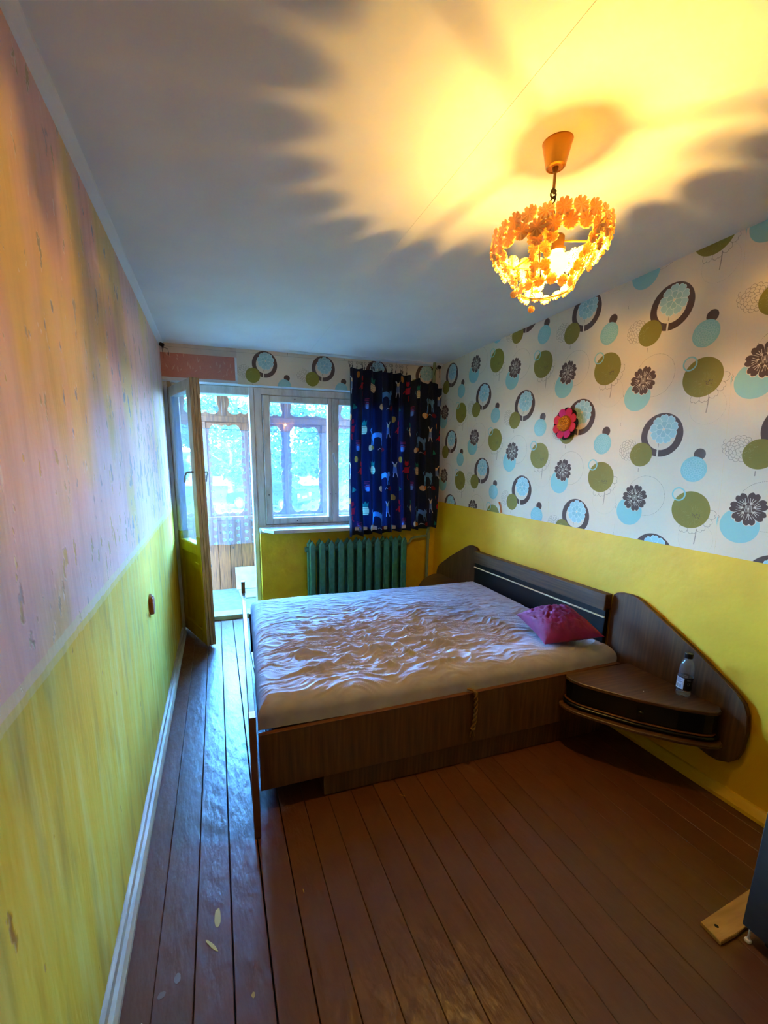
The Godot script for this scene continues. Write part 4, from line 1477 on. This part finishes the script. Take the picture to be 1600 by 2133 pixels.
func mattress_point(u: float, v: float, fn: FastNoiseLite, folds: Array) -> Vector3:
	# u runs from footboard to headboard, v from the far side to the near one; the outer bands go down the sides
	var r := 0.075
	var drop := 0.125
	var z_far := 0.890
	var z_near := 2.308
	var lay := func(t: float, length: float) -> Vector2:
		var arc := r * PI / 2.0
		var flat_len := length - 2.0 * r
		var total := flat_len + 2.0 * arc + 2.0 * (drop - r)
		var s := t * total
		var side := drop - r
		if s < side:
			return Vector2(0, drop - s)
		s -= side
		if s < arc:
			return Vector2(r - r * cos(s / r), r - r * sin(s / r))
		s -= arc
		if s < flat_len:
			return Vector2(r + s, 0)
		s -= flat_len
		if s < arc:
			return Vector2(length - r + r * sin(s / r), r - r * cos(s / r))
		return Vector2(length, r + s - arc)
	var zz: Vector2 = lay.call(v, z_near - z_far)
	var z := z_far + zz.x
	var x0 := 0.492 + (z_near - z) * 0.055
	var x1 := 2.492
	var xx: Vector2 = lay.call(u, x1 - x0)
	var x := x0 + xx.x
	var d := maxf(xx.y, zz.y)
	if xx.y < r and zz.y < r:
		d = r - sqrt(maxf(0.0, (1.0 - pow(1.0 - (r - sqrt(pow(r - xx.y, 2.0))) / r, 2.0)) * 0.0 + pow(maxf(0.0, r - d), 2.0)))
	# loose sheet: creases run along the bed, strongest in the middle
	var cx := (x - 1.35) / 0.75
	var cz := (z - 1.82) / 0.42
	var mid := exp(-cx * cx - cz * cz)
	var warp := 0.09 * fn.get_noise_2d(x * 2.2, z * 2.2)
	var n1 := fn.get_noise_2d(x * 2.4 + 5.0, (z + warp) * 13.0)
	var n2 := fn.get_noise_2d(x * 5.0 + 50.0, (z + warp) * 27.0)
	var hgt := (0.003 + 0.015 * mid) * pow(clampf(1.0 - absf(n1) * 2.4, 0.0, 1.0), 2.0) + (0.0025 + 0.009 * mid) * pow(clampf(1.0 - absf(n2) * 2.2, 0.0, 1.0), 1.7)
	hgt += 0.010 * fn.get_noise_2d(x * 1.1 - 9.0, z * 1.1)
	for f in folds:
		var q := Vector2(x, z)
		var best := 1e9
		for i in f.size() - 1:
			var e := Geometry2D.get_closest_point_to_segment(q, Vector2(f[i][0], f[i][1]), Vector2(f[i + 1][0], f[i + 1][1]))
			best = minf(best, q.distance_to(e))
			if best < 0.001:
				break
		# a soft roll with a steep lee side towards the viewer
		if best < 0.08:
			var span := Vector2(f[0][0], f[0][1]).distance_to(Vector2(f[-1][0], f[-1][1])) / 2.0
			var off := q.distance_to((Vector2(f[0][0], f[0][1]) + Vector2(f[-1][0], f[-1][1])) / 2.0)
			hgt += 0.034 * exp(-pow(best / 0.012, 2.0)) * (1.0 - 0.75 * clampf(off / span, 0.0, 1.0))
	hgt = minf(hgt, 0.048)
	# sag where people sit and at the near edge
	var top := 0.528 + 0.020 * (1.0 - (z - z_far) / 1.43) - 0.012 * mid
	hgt *= clampf(1.0 - d / (r * 0.9), 0.12, 1.0)
	return Vector3(x, top - d + hgt, z)


func soft_things() -> void:
	var fn := FastNoiseLite.new()
	fn.noise_type = FastNoiseLite.TYPE_SIMPLEX_SMOOTH
	fn.frequency = 1.0
	fn.fractal_octaves = 2
	fn.seed = 77
	var folds := [[[0.70, 1.89], [0.79, 1.90], [0.88, 1.92]], [[0.85, 1.63], [0.95, 1.64], [1.07, 1.68]], [[0.98, 1.91], [1.05, 1.92], [1.15, 1.96], [1.24, 1.94], [1.32, 1.94]], [[0.92, 2.03], [0.97, 2.01], [1.02, 1.98]], [[0.72, 2.08], [0.82, 2.09], [0.93, 2.04]], [[1.13, 1.79], [1.16, 1.81], [1.19, 1.86]], [[1.28, 1.81], [1.38, 1.81], [1.46, 1.75], [1.54, 1.76]], [[1.34, 1.88], [1.53, 1.91], [1.69, 1.96]], [[1.37, 1.95], [1.50, 1.97], [1.65, 2.03]], [[1.25, 2.00], [1.32, 2.06], [1.37, 2.13]], [[1.09, 2.14], [1.16, 2.14], [1.23, 2.16]], [[1.30, 2.19], [1.41, 2.21], [1.55, 2.18]]]
	var a := MB.new()
	a.sheet(300, 300, func(u: float, v: float) -> Vector3: return mattress_point(u, v, fn, folds), null, true)
	single("mattress", a, M.bedsheet, "thick double mattress in a creased pale pinkish sheet, lying in the bed frame", "mattress")
	# cushion leaning on the headboard
	var pil := thing("cushion", "crumpled magenta velvet cushion leaning against the black headboard", "cushion", Vector3(2.225, 0.530, 2.125))
	a = MB.new()
	for side in [1.0, -1.0]:
		a.sheet(44, 34, func(u: float, v: float) -> Vector3:
			var p := Vector2(u * 2.0 - 1.0, v * 2.0 - 1.0)
			var pin := 1.0 - 0.10 * (1.0 - p.x * p.x) * 0.6
			var pin2 := 1.0 - 0.10 * (1.0 - p.y * p.y) * 0.6
			var th := pow(maxf(0.0, (1.0 - pow(absf(p.x), 2.6)) * (1.0 - pow(absf(p.y), 2.6))), 0.55)
			var wr := fn.get_noise_2d(p.x * 2.6 + 30.0, p.y * 2.2 + side * 9.0 + p.x * 1.5)
			var wr2 := fn.get_noise_2d(p.x * 6.0 + 60.0, p.y * 3.0 + side * 7.0)
			var e := Vector2(p.x * pin2, p.y * pin)
			return Vector3((e.x + e.y) * 0.5 * 0.245, side * th * ((0.090 if side > 0.0 else 0.045) + 0.020 * (0.5 - absf(wr)) * 2.0 * th + 0.006 * wr2), (e.x - e.y) * 0.5 * -0.185), null, side < 0.0)
	var body := part(pil, "cover", a, M.magenta)
	body.transform = Transform3D(Basis(Vector3.UP, -1.09) * Basis(Vector3.RIGHT, 0.38), Vector3(0.0, 0.085, 0.0))


# ---------------------------------------------------------------- radiator and pipes
func heating() -> void:
	var t := thing("radiator", "green painted cast iron radiator of eleven sections under the window", "radiator", Vector3(1.67, 0.08, 0.12))
	var n := 11
	var pitch := 0.0935
	var top := 0.755
	var proto := MB.new()
	# front and back columns with pointed ends, webs between them
	for z in [0.055, -0.055]:
		var p := [Vector2(-0.031, 0.03), Vector2(0, 0.0), Vector2(0.031, 0.03), Vector2(0.031, top - 0.045), Vector2(0.0, top), Vector2(-0.031, top - 0.045)]
		proto.prism(p, 0.030, Vector3(0, 0, z - 0.015), Basis.IDENTITY, 0.011)
	for y in [0.07, top - 0.09]:
		proto.box(Vector3(0, y, 0), Vector3(0.038, 0.085, 0.10), 0.012)
		proto.tube([Vector3(-pitch / 2 - 0.002, y, 0), Vector3(pitch / 2 + 0.002, y, 0)], 0.025, 12)
	proto.box(Vector3(0, top / 2, 0), Vector3(0.012, top - 0.2, 0.085), 0.004)
	var mesh := proto.done(M.radiator)
	for k in n:
		part(t, "section", mesh, null, Vector3((k - (n - 1) / 2.0) * pitch, 0, 0))
	var a: MB
	for y in [0.07, top - 0.09]:
		a = MB.new()
		a.lathe([Vector2(0, 0.012), Vector2(0.026, 0.012), Vector2(0.028, 0.008), Vector2(0.028, 0)], 6, Vector3(-pitch * n / 2, y, 0), Basis(Vector3(0, 0, 1), PI / 2))
		part(t, "end_plug", a, M.radiator)
	for x in [-0.3, 0.3]:
		a = MB.new()
		a.tube([Vector3(x, top - 0.07, -0.118), Vector3(x, top - 0.07, -0.02)], 0.009, 6)
		part(t, "bracket", a, M.radiator)
		a = MB.new()
		a.box(Vector3(x, -0.028, 0.0), Vector3(0.034, 0.104, 0.10), 0.004)
		part(t, "foot", a, M.radiator)
	var pp := thing("heating_pipe", "olive painted heating pipe rising in the right corner with a branch to the radiator", "pipe", Vector3(2.455, 0, 0.075))
	a = MB.new()
	a.tube([Vector3(0, 0, 0), Vector3(0, H, 0)], 0.0155, 14, false)
	part(pp, "riser", a, M.pipe)
	a = MB.new()
	a.tube([Vector3(-0.265, 0.745, 0.045), Vector3(-0.235, 0.752, 0.042), Vector3(-0.205, 0.795, 0.035), Vector3(-0.17, 0.808, 0.03), Vector3(0, 0.812, 0)], 0.0125, 10)
	part(pp, "branch", a, M.pipe)
	a = MB.new()
	a.tube([Vector3(0, 0.78, 0), Vector3(0, 0.84, 0)], 0.021, 12)
	part(pp, "tee", a, M.pipe)
	a = MB.new()
	a.tube([Vector3(-0.265, 0.13, 0.045), Vector3(-0.08, 0.13, 0.01), Vector3(0, 0.13, 0)], 0.0125, 10)
	part(pp, "branch", a, M.pipe)


# ---------------------------------------------------------------- printed curtain on clips
func curtain_line(u: float) -> Vector3:
	var fold := 0.030 * sin(u * 62.0) + 0.014 * sin(u * 101.0 + 1.0) + 0.006 * sin(u * 23.0)
	var x := 1.572 + 0.955 * u
	var sag := 0.066 * smoothstep(0.45, 1.0, u) + 0.012 * smoothstep(0.1, 0.4, u)
	return Vector3(x + 0.010 * cos(u * 62.0), 2.388 - sag, 0.115 + fold * lerpf(1.0, 0.6, smoothstep(0.5, 1.0, u)))


func curtain() -> void:
	var clips := [0.0, 0.045, 0.085, 0.12, 0.15, 0.175, 0.20, 0.225, 0.25, 0.275, 0.30, 0.385, 0.43, 0.46, 0.49, 0.53, 0.565, 0.60, 0.745, 0.885]
	var a := MB.new()
	a.sheet(220, 40, func(u: float, v: float) -> Vector3:
		var p := curtain_line(u)
		# hem between clips hangs in small loops
		var near := 1.0
		for c in clips:
			near = minf(near, absf(u - c))
		var loop := 0.045 * smoothstep(0.012, 0.09, near)
		var hem := 0.862 + 0.055 * u + 0.008 * sin(u * 31.0)
		var y := lerpf(p.y - loop, hem, v)
		var flare := 1.0 + 0.5 * v
		return Vector3(p.x + 0.006 * sin(v * 5.0 + u * 17.0) - 0.02 * v * (1.0 - u), y, 0.115 + (p.z - 0.115) * flare + 0.075 * smoothstep(0.45, 1.0, v) * smoothstep(0.0, 0.1, 1.0 - u) + 0.006 * sin(v * 7.0 + u * 40.0)),
		func(u: float, v: float) -> Vector2: return Vector2(u * 2.1 + 0.02 * sin(u * 62.0), v * 2.0), true)
	single("curtain", a, M.curtain, "navy blue curtain printed with small red, cream and blue animals, over the right casement", "curtain")
	# taut wire with an end fitting in either corner
	var w := thing("curtain_wire", "thin curtain wire strung along the far wall under the ceiling between two corner fittings", "wire", Vector3(1.25, 2.44, 0.10))
	a = MB.new()
	a.tube([Vector3(-1.205, 0.012, -0.01), Vector3(0, 0.004, 0.0), Vector3(1.22, 0.018, 0.0)], 0.0008, 5)
	part(w, "wire", a, M.metal)
	for s in [-1.0, 1.0]:
		a = MB.new()
		var x: float = 1.222 * s if s < 0.0 else 1.242
		a.lathe([Vector2(0, 0.018), Vector2(0.010, 0.017), Vector2(0.015, 0.010), Vector2(0.015, -0.014), Vector2(0.010, -0.018), Vector2(0, -0.018)], 14, Vector3(x, 0.018, 0.0), Basis(Vector3(0, 0, 1), PI / 2 * 0.8))
		a.tube([Vector3(x, 0.018, 0.0), Vector3(x, 0.018, -0.098)], 0.005, 8)
		a.tube([Vector3(x, 0.012, 0), Vector3(x + 0.006, -0.05, 0.006), Vector3(x + 0.004, -0.082, 0.004)], 0.002, 5)
		a.tube([Vector3(x - 0.01 * s, 0.0, 0), Vector3(x - 0.045 * s, -0.012, 0.008), Vector3(x - 0.05 * s, -0.06, 0.006)], 0.002, 5)
		part(w, "end_fitting", a, M.dark_metal)
	var cm := MB.new()
	cm.torus(0.011, 0.0013, Vector3(0, -0.011, 0), Basis(Vector3.UP, 0.4) * Basis(Vector3.RIGHT, PI / 2), 18, 5)
	var rm := cm.done(M.dark_metal)
	cm = MB.new()
	cm.box(Vector3(0, -0.032, 0), Vector3(0.006, 0.022, 0.008), 0.0015)
	cm.tube([Vector3(0, -0.022, 0), Vector3(0.004, -0.026, 0.004), Vector3(0.0, -0.03, 0.0)], 0.0013, 5)
	var bm := cm.done(M.dark_metal)
	var nth := ["first", "second", "third", "fourth", "fifth", "sixth", "seventh", "eighth", "ninth", "tenth", "eleventh", "twelfth", "thirteenth", "fourteenth", "fifteenth", "sixteenth", "seventeenth", "eighteenth", "nineteenth", "twentieth"]
	for k in clips.size():
		var p := curtain_line(clips[k])
		var drop := 2.444 - p.y
		var c := thing("curtain_clip", "small dark ring clip on the top hem of the printed curtain, %s from the left" % nth[k], "curtain clip", Vector3(p.x, 2.448, 0.101), "clips along the top of the printed curtain")
		part(c, "ring", rm, null)
		var b := part(c, "clip", bm, null)
		b.position = Vector3(0, -maxf(0.0, drop - 0.042), p.z - 0.101)
		if drop > 0.05:
			var l := MB.new()
			l.tube([Vector3(0, -0.02, 0), Vector3(0, b.position.y - 0.024, p.z - 0.101)], 0.0012, 5)
			part(c, "link", l, M.dark_metal)


# ---------------------------------------------------------------- lamp
func blossom(r: float, n: int) -> ArrayMesh:
	var a := MB.new()
	var th := r * 0.10
	for k in n:
		var w0 := TAU * k / n
		var w1 := TAU * (k + 1) / n
		var wm := (w0 + w1) / 2
		var c := Vector3(0, 0, r * 0.10)
		var e0 := Vector3(cos(w0) * r * 0.80, sin(w0) * r * 0.80, -r * 0.12)
		var e1 := Vector3(cos(w1) * r * 0.80, sin(w1) * r * 0.80, -r * 0.12)
		var m0 := Vector3(cos(lerpf(w0, wm, 0.5)) * r * 0.97, sin(lerpf(w0, wm, 0.5)) * r * 0.97, r * 0.14)
		var m1 := Vector3(cos(lerpf(w1, wm, 0.5)) * r * 0.97, sin(lerpf(w1, wm, 0.5)) * r * 0.97, r * 0.14)
		a.tri(c, e0, m0)
		a.tri(c, m0, m1)
		a.tri(c, m1, e1)
		var b := Vector3(0, 0, -th - r * 0.02)
		var back := Vector3(0, 0, -th)
		a.tri(b, m1 + back, e0 + back)
		a.tri(b, e1 + back, m1 + back)
	return a.done(M.bead)


func chandelier() -> void:
	var at := Vector3(1.448, H, 2.71)
	var t := thing("chandelier", "ceiling lamp shaped as a basket of yellow glass flowers around one bare lit bulb", "chandelier", at)
	var a := MB.new()
	a.lathe([Vector2(0.0, -0.068), Vector2(0.020, -0.068), Vector2(0.0235, -0.066), Vector2(0.0255, -0.070), Vector2(0.0285, -0.067), Vector2(0.0435, -0.002), Vector2(0.0445, 0.0)], 36)
	part(t, "canopy", a, M.brass)
	a = MB.new()
	a.tube([Vector3(0, -0.066, 0), Vector3(0, -0.13, 0)], 0.0045, 10)
	a.tube([Vector3(0, -0.062, 0), Vector3(0, -0.082, 0)], 0.011, 10, true, 0.006)
	part(t, "rod", a, M.old_brass)
	a = MB.new()
	a.torus(0.010, 0.0028, Vector3(0, -0.142, 0), Basis(Vector3.RIGHT, PI / 2), 20, 6)
	a.torus(0.010, 0.0026, Vector3(0, -0.158, 0), Basis(Vector3.UP, PI / 2) * Basis(Vector3.RIGHT, PI / 2), 20, 6)
	a.tube([Vector3(-0.006, -0.128, 0), Vector3(0.007, -0.135, 0)], 0.006, 8)
	part(t, "hook", a, M.dark_metal)
	a = MB.new()
	a.tube([Vector3(0, -0.166, 0), Vector3(0.012, -0.22, 0), Vector3(0.030, -0.275, 0)], 0.006, 10)
	part(t, "stem", a, M.old_brass)
	var bc := Vector3(0.034, -0.334, 0.0)
	a = MB.new()
	a.lathe([Vector2(0.0, 0.086), Vector2(0.014, 0.085), Vector2(0.019, 0.078), Vector2(0.019, 0.045), Vector2(0.024, 0.044), Vector2(0.024, 0.036), Vector2(0.0195, 0.035)], 24, bc)
	part(t, "socket", a, M.old_brass)
	a = MB.new()
	var prof := []
	for k in 15:
		var w := PI * k / 14.0 * 0.80
		prof.append(Vector2(0.036 * sin(w), -0.036 * cos(w)))
	prof.append(Vector2(0.0165, 0.040))
	prof.append(Vector2(0.0155, 0.048))
	a.lathe(prof, 28, bc)
	part(t, "bulb", a, M.bulb)
	var lamp := OmniLight3D.new()
	lamp.name = "bulb_light"
	lamp.light_color = Color(1.0, 0.80, 0.40)
	lamp.light_energy = 0.56
	lamp.light_size = 0.008
	lamp.omni_range = 12.0
	lamp.omni_attenuation = 2.0
	lamp.shadow_enabled = true
	t.add_child(lamp)
	lamp.position = bc
	# wire basket: rim, lower ring, ribs and the arms that carry it
	var rim_y := -0.287
	var low_y := -0.413
	var R := 0.164
	var r := 0.078
	a = MB.new()
	a.torus(R, 0.0028, Vector3(0, rim_y, 0), Basis.IDENTITY, 48, 6)
	part(t, "rim", a, M.brass)
	a = MB.new()
	a.torus(r, 0.0026, Vector3(0, low_y, 0), Basis.IDENTITY, 40, 6)
	part(t, "lower_ring", a, M.old_brass)
	for k in 3:
		var w := TAU * k / 3.0 + 0.5
		a = MB.new()
		a.tube([Vector3(0.024, -0.268, 0), Vector3(cos(w) * R, rim_y, sin(w) * R)], 0.0028, 6)
		part(t, "arm", a, M.brass)
	var big := blossom(0.0252, 9)
	var mid := blossom(0.0175, 9)
	var small := blossom(0.0115, 8)
	var put := func(mesh: ArrayMesh, p: Vector3, out: Vector3, tilt: float) -> void:
		var o := part(t, "glass_flower", mesh, null, p)
		var z := out.normalized()
		var x := Vector3.UP.cross(z).normalized()
		o.transform = Transform3D(Basis(x, z.cross(x), z) * Basis(Vector3.RIGHT, tilt) * Basis(Vector3(0, 0, 1), rng.randf() * TAU), p)
	# two rows round the rim, the upper one standing clear of it
	for k in 24:
		var w := TAU * k / 24.0
		var d := Vector3(cos(w), 0, sin(w))
		put.call(big, d * (R + 0.012) + Vector3(0, rim_y + 0.022 + rng.randf_range(-0.003, 0.003), 0), d, rng.randf_range(-0.25, 0.1))
		w += TAU / 48.0
		d = Vector3(cos(w), 0, sin(w))
		put.call(big, d * (R + 0.006) + Vector3(0, rim_y - 0.011 + rng.randf_range(-0.003, 0.003), 0), d, rng.randf_range(0.05, 0.3))
		if k % 4 < 2:
			put.call(mid, d * (R - 0.008) + Vector3(0, rim_y - 0.042 + rng.randf_range(-0.006, 0.006), 0), d, rng.randf_range(0.1, 0.4))
	for k in 5:
		var w := TAU * k / 5.0 - 0.035
		var d := Vector3(cos(w), 0, sin(w))
		var s := Vector3(-d.z, 0, d.x)
		var p0 := d * R + Vector3(0, rim_y, 0)
		var p1 := d * r + Vector3(0, low_y, 0)
		a = MB.new()
		a.tube([p0, p1], 0.002, 6)
		part(t, "rib", a, M.old_brass)
		for i in 6:
			var u := (i + 1.0) / 7.0
			var p := p0.lerp(p1, u)
			for e in [-1.0, 1.0]:
				var away: float = e * (0.016 + 0.006 * (i % 2)) * (1.15 - 0.3 * u)
				put.call(mid if i % 2 == 0 else small, p + s * away + d * 0.004 + Vector3(0, rng.randf_range(-0.004, 0.004), 0), d + s * e * 0.35, 0.35)
		# loose strands of small discs inside
		for i in 5:
			var q := d * (0.06 + 0.022 * i) + Vector3(0, rim_y - 0.012 - 0.034 * i if k % 2 == 0 else rim_y - 0.02, 0)
			if k % 2 == 0:
				put.call(small, d * 0.085 + s * 0.02 + Vector3(0, rim_y - 0.01 - 0.026 * i, 0), Vector3(-1, 0, 1.3), rng.randf_range(-0.3, 0.3))
	for k in 15:
		var w := TAU * k / 15.0
		var d := Vector3(cos(w), 0, sin(w))
		put.call(mid, d * (r + 0.005) + Vector3(0, low_y + rng.randf_range(-0.008, 0.006), 0), d, rng.randf_range(0.1, 0.5))
	for q in [[-0.122, 0.0, 0.030, 0.052], [-0.066, 0.02, 0.074, 0.0]]:
		var p := Vector3(q[0], low_y - q[2], q[1])
		a = MB.new()
		a.tube([Vector3(p.x, low_y + q[3], p.z), p], 0.0008, 4)
		part(t, "strand", a, M.old_brass)
		put.call(small, p, Vector3(-0.4, 0, 1), 0.0)


# ---------------------------------------------------------------- small things
func small_things() -> void:
	# bottle
	var b := thing("bottle", "small clear plastic water bottle with black cap and label on the near bedside table", "bottle", Vector3(2.476, 0.4325, 2.680))
	b.scale = Vector3(1.04, 1.24, 1.04)
	var a := MB.new()
	var prof := [Vector2(0.0, 0.004), Vector2(0.018, 0.001), Vector2(0.025, 0.0), Vector2(0.0285, 0.005), Vector2(0.029, 0.014), Vector2(0.0275, 0.022), Vector2(0.029, 0.028), Vector2(0.029, 0.086), Vector2(0.0275, 0.092), Vector2(0.029, 0.099), Vector2(0.028, 0.118), Vector2(0.0235, 0.136), Vector2(0.016, 0.149), Vector2(0.0125, 0.154), Vector2(0.0125, 0.162)]
	a.lathe(prof, 32)
	part(b, "body", a, glass(0.07, Color(0.8, 0.86, 0.9)))
	a = MB.new()
	a.lathe([Vector2(0, 0.005), Vector2(0.024, 0.004), Vector2(0.0275, 0.014), Vector2(0.0275, 0.070), Vector2(0, 0.070)], 28)
	var wm := mat(Color(0.9, 0.95, 1.0, 0.1), 0.02)
	wm.refraction_enabled = true
	wm.refraction_scale = 0.033
	part(b, "water", a, wm)
	a = MB.new()
	a.lathe([Vector2(0.0295, 0.030), Vector2(0.0295, 0.082)], 40, Vector3.ZERO, Basis(Vector3.UP, 2.0))
	part(b, "label", a, M.label)
	a = MB.new()
	a.lathe([Vector2(0.0155, 0.156), Vector2(0.0165, 0.157), Vector2(0.0165, 0.173), Vector2(0.0155, 0.176), Vector2(0, 0.176)], 24)
	part(b, "cap", a, M.black)
	# felt flower pinned to the wallpaper
	var f := thing("wall_flower", "felt flower with red and pink petals and a yellow centre, pinned on right wallpaper", "ornament", Vector3(W - 0.004, 1.79, 1.70))
	var out := Basis(Vector3(0, 0, 1), Vector3.UP, Vector3(-1, 0, 0))
	var petal_c := [Color(0.80, 0.10, 0.12), Color(0.78, 0.06, 0.22), Color(0.74, 0.05, 0.32), Color(0.82, 0.12, 0.16)]
	for row in 2:
		for k in 8:
			var w := TAU * (k + 0.5 * row) / 8.0
			var pl := petal(Vector2.from_angle(w) * 0.030, w, 0.070 if row else 0.072, 0.036)
			a = MB.new()
			a.prism(pl, 0.004, Vector3(0, 0, 0.004 if row == 0 else 0.016), Basis.IDENTITY, 0.001)
			var m: Material = mat(Color(0.03, 0.02, 0.025), 0.95) if row == 0 else mat(petal_c[k % 4], 0.9)
			var o := part(f, "petal", a, m)
			o.transform = Transform3D(out * Basis(Vector3(-sin(w), cos(w), 0), -0.12), Vector3.ZERO)
	a = MB.new()
	a.lathe([Vector2(0.05, 0.0), Vector2(0.050, 0.012), Vector2(0.042, 0.018), Vector2(0, 0.020)], 28, Vector3(-0.018, 0, 0), Basis(Vector3(0, 0, 1), PI / 2))
	var ce := part(f, "centre", a, mat(Color(0.58, 0.30, 0.01), 0.9))
	a = MB.new()
	for k in 170:
		var rr := 0.046 * sqrt((k + 0.5) / 170.0)
		var w := k * 2.39996
		var q := Vector3(-0.036, sin(w) * rr, cos(w) * rr)
		a.tube([q, q + Vector3(-0.008, rng.randf_range(-0.005, 0.005), rng.randf_range(-0.005, 0.005))], 0.0019, 4, true, 0.0012)
	var tf := part(ce, "tuft", a, mat(Color(0.93, 0.62, 0.02), 0.9))
	tf.set_meta("kind", "stuff")
	# broken socket box in the left wall
	var s := thing("wall_socket", "broken wall socket box with chipped white plaster on the yellow left wall", "socket", Vector3(0.0, 0.775, 1.57))
	a = MB.new()
	a.prism([Vector2(-0.032, -0.03), Vector2(-0.02, -0.046), Vector2(0.012, -0.048), Vector2(0.032, -0.03), Vector2(0.034, 0.026), Vector2(0.02, 0.046), Vector2(-0.016, 0.044), Vector2(-0.033, 0.026)], 0.022, Vector3(0, 0, 0), Basis(Vector3(0, 0, -1), Vector3.UP, Vector3(1, 0, 0)), 0.004)
	part(s, "box", a, mat(Color(0.55, 0.30, 0.07), 0.6))
	a = MB.new()
	for k in 9:
		a.box(Vector3(0.006 + 0.002 * (k % 3), 0.052 - 0.012 * k + 0.006 * sin(k), -0.036 + 0.006 * cos(k * 2.0) + (0.02 if k < 3 else 0.0)), Vector3(0.014, 0.016, 0.014), 0.003, Basis.from_euler(Vector3(k, k * 2.0, k * 3.0)))
	part(s, "plaster", a, mat(Color(0.86, 0.85, 0.82), 0.9))
	# dark cabinet at the right, its plinth set back
	var c := thing("cabinet", "dark greenish black cabinet at the right edge, standing near the bare offcut", "cabinet", Vector3(2.25, 0, 3.8))
	a = MB.new()
	a.bx(1.935, 1.955, 0.055, 0.78, 3.30, 4.30, 0.002)
	a.bx(2.53, 2.55, 0.055, 0.78, 3.30, 4.30, 0.002)
	a.bx(1.955, 2.53, 0.055, 0.075, 3.30, 4.30, 0.002)
	a.bx(1.955, 2.53, 0.074, 0.76, 3.302, 3.312, 0.001)
	var dark := grained(noise_tex(0.03, [[0.0, Color(0.10, 0.09, 0.055)], [1.0, Color(0.15, 0.135, 0.09)]], 3, 120, 256), Vector3.ONE * 2.0, 0.8)
	part(c, "carcass", a, dark, -c.position)
	a = MB.new()
	a.bx(1.93, 2.552, 0.78, 0.80, 3.29, 4.31, 0.003)
	part(c, "top_board", a, dark, -c.position)
	for k in 2:
		a = MB.new()
		a.bx(1.957 + 0.288 * k, 2.241 + 0.288 * k, 0.085, 0.77, 4.30, 4.318, 0.003)
		part(c, "door", a, dark, -c.position)
	a = MB.new()
	a.bx(1.985, 2.53, 0.0, 0.06, 3.34, 4.25, 0.002)
	part(c, "plinth", a, M.black, -c.position)
	a = MB.new()
	a.lathe([Vector2(0, 0.0), Vector2(0.008, 0.001), Vector2(0.0095, 0.006), Vector2(0.008, 0.012), Vector2(0.003, 0.014), Vector2(0.003, 0.055)], 14, Vector3(1.945, 0, 3.318))
	part(c, "glide", a, mat(Color(0.88, 0.88, 0.86), 0.4), -c.position).set_meta("label", "white round foot glide")
	# offcut of plywood
	a = MB.new()
	a.prism([Vector2(1.852, 3.236), Vector2(1.846, 3.300), Vector2(1.92, 3.298), Vector2(2.20, 3.270), Vector2(2.20, 3.206), Vector2(2.12, 3.212)], 0.016, Vector3(0, 0.001, 0), Basis(Vector3.RIGHT, Vector3(0, 0, 1), Vector3.UP), 0.002)
	var ply := grained(noise_tex(0.02, [[0.0, Color(0.60, 0.45, 0.20)], [1.0, Color(0.76, 0.60, 0.31)]], 4, 121, 256), Vector3(0.8, 6, 6), 0.7)
	var w := single("wood_offcut", a, ply, "bare light wood offcut lying on the floor by the dark cabinet", "wood offcut")
	a = MB.new()
	a.lathe([Vector2(0, 0.0006), Vector2(0.006, 0.0004), Vector2(0.007, -0.001)], 10, Vector3(1.886, 0.0172, 3.262))
	part(w, "hole", a, M.gap)
	# two chips on the bedside table
	a = MB.new()
	a.box(Vector3(2.325, 0.4345, 2.60), Vector3(0.008, 0.003, 0.004), 0.001, Basis(Vector3.UP, 0.6))
	single("paint_chip", a, mat(Color(0.85, 0.83, 0.8), 0.8), "tiny white chip lying on the near bedside table top", "paint chip")
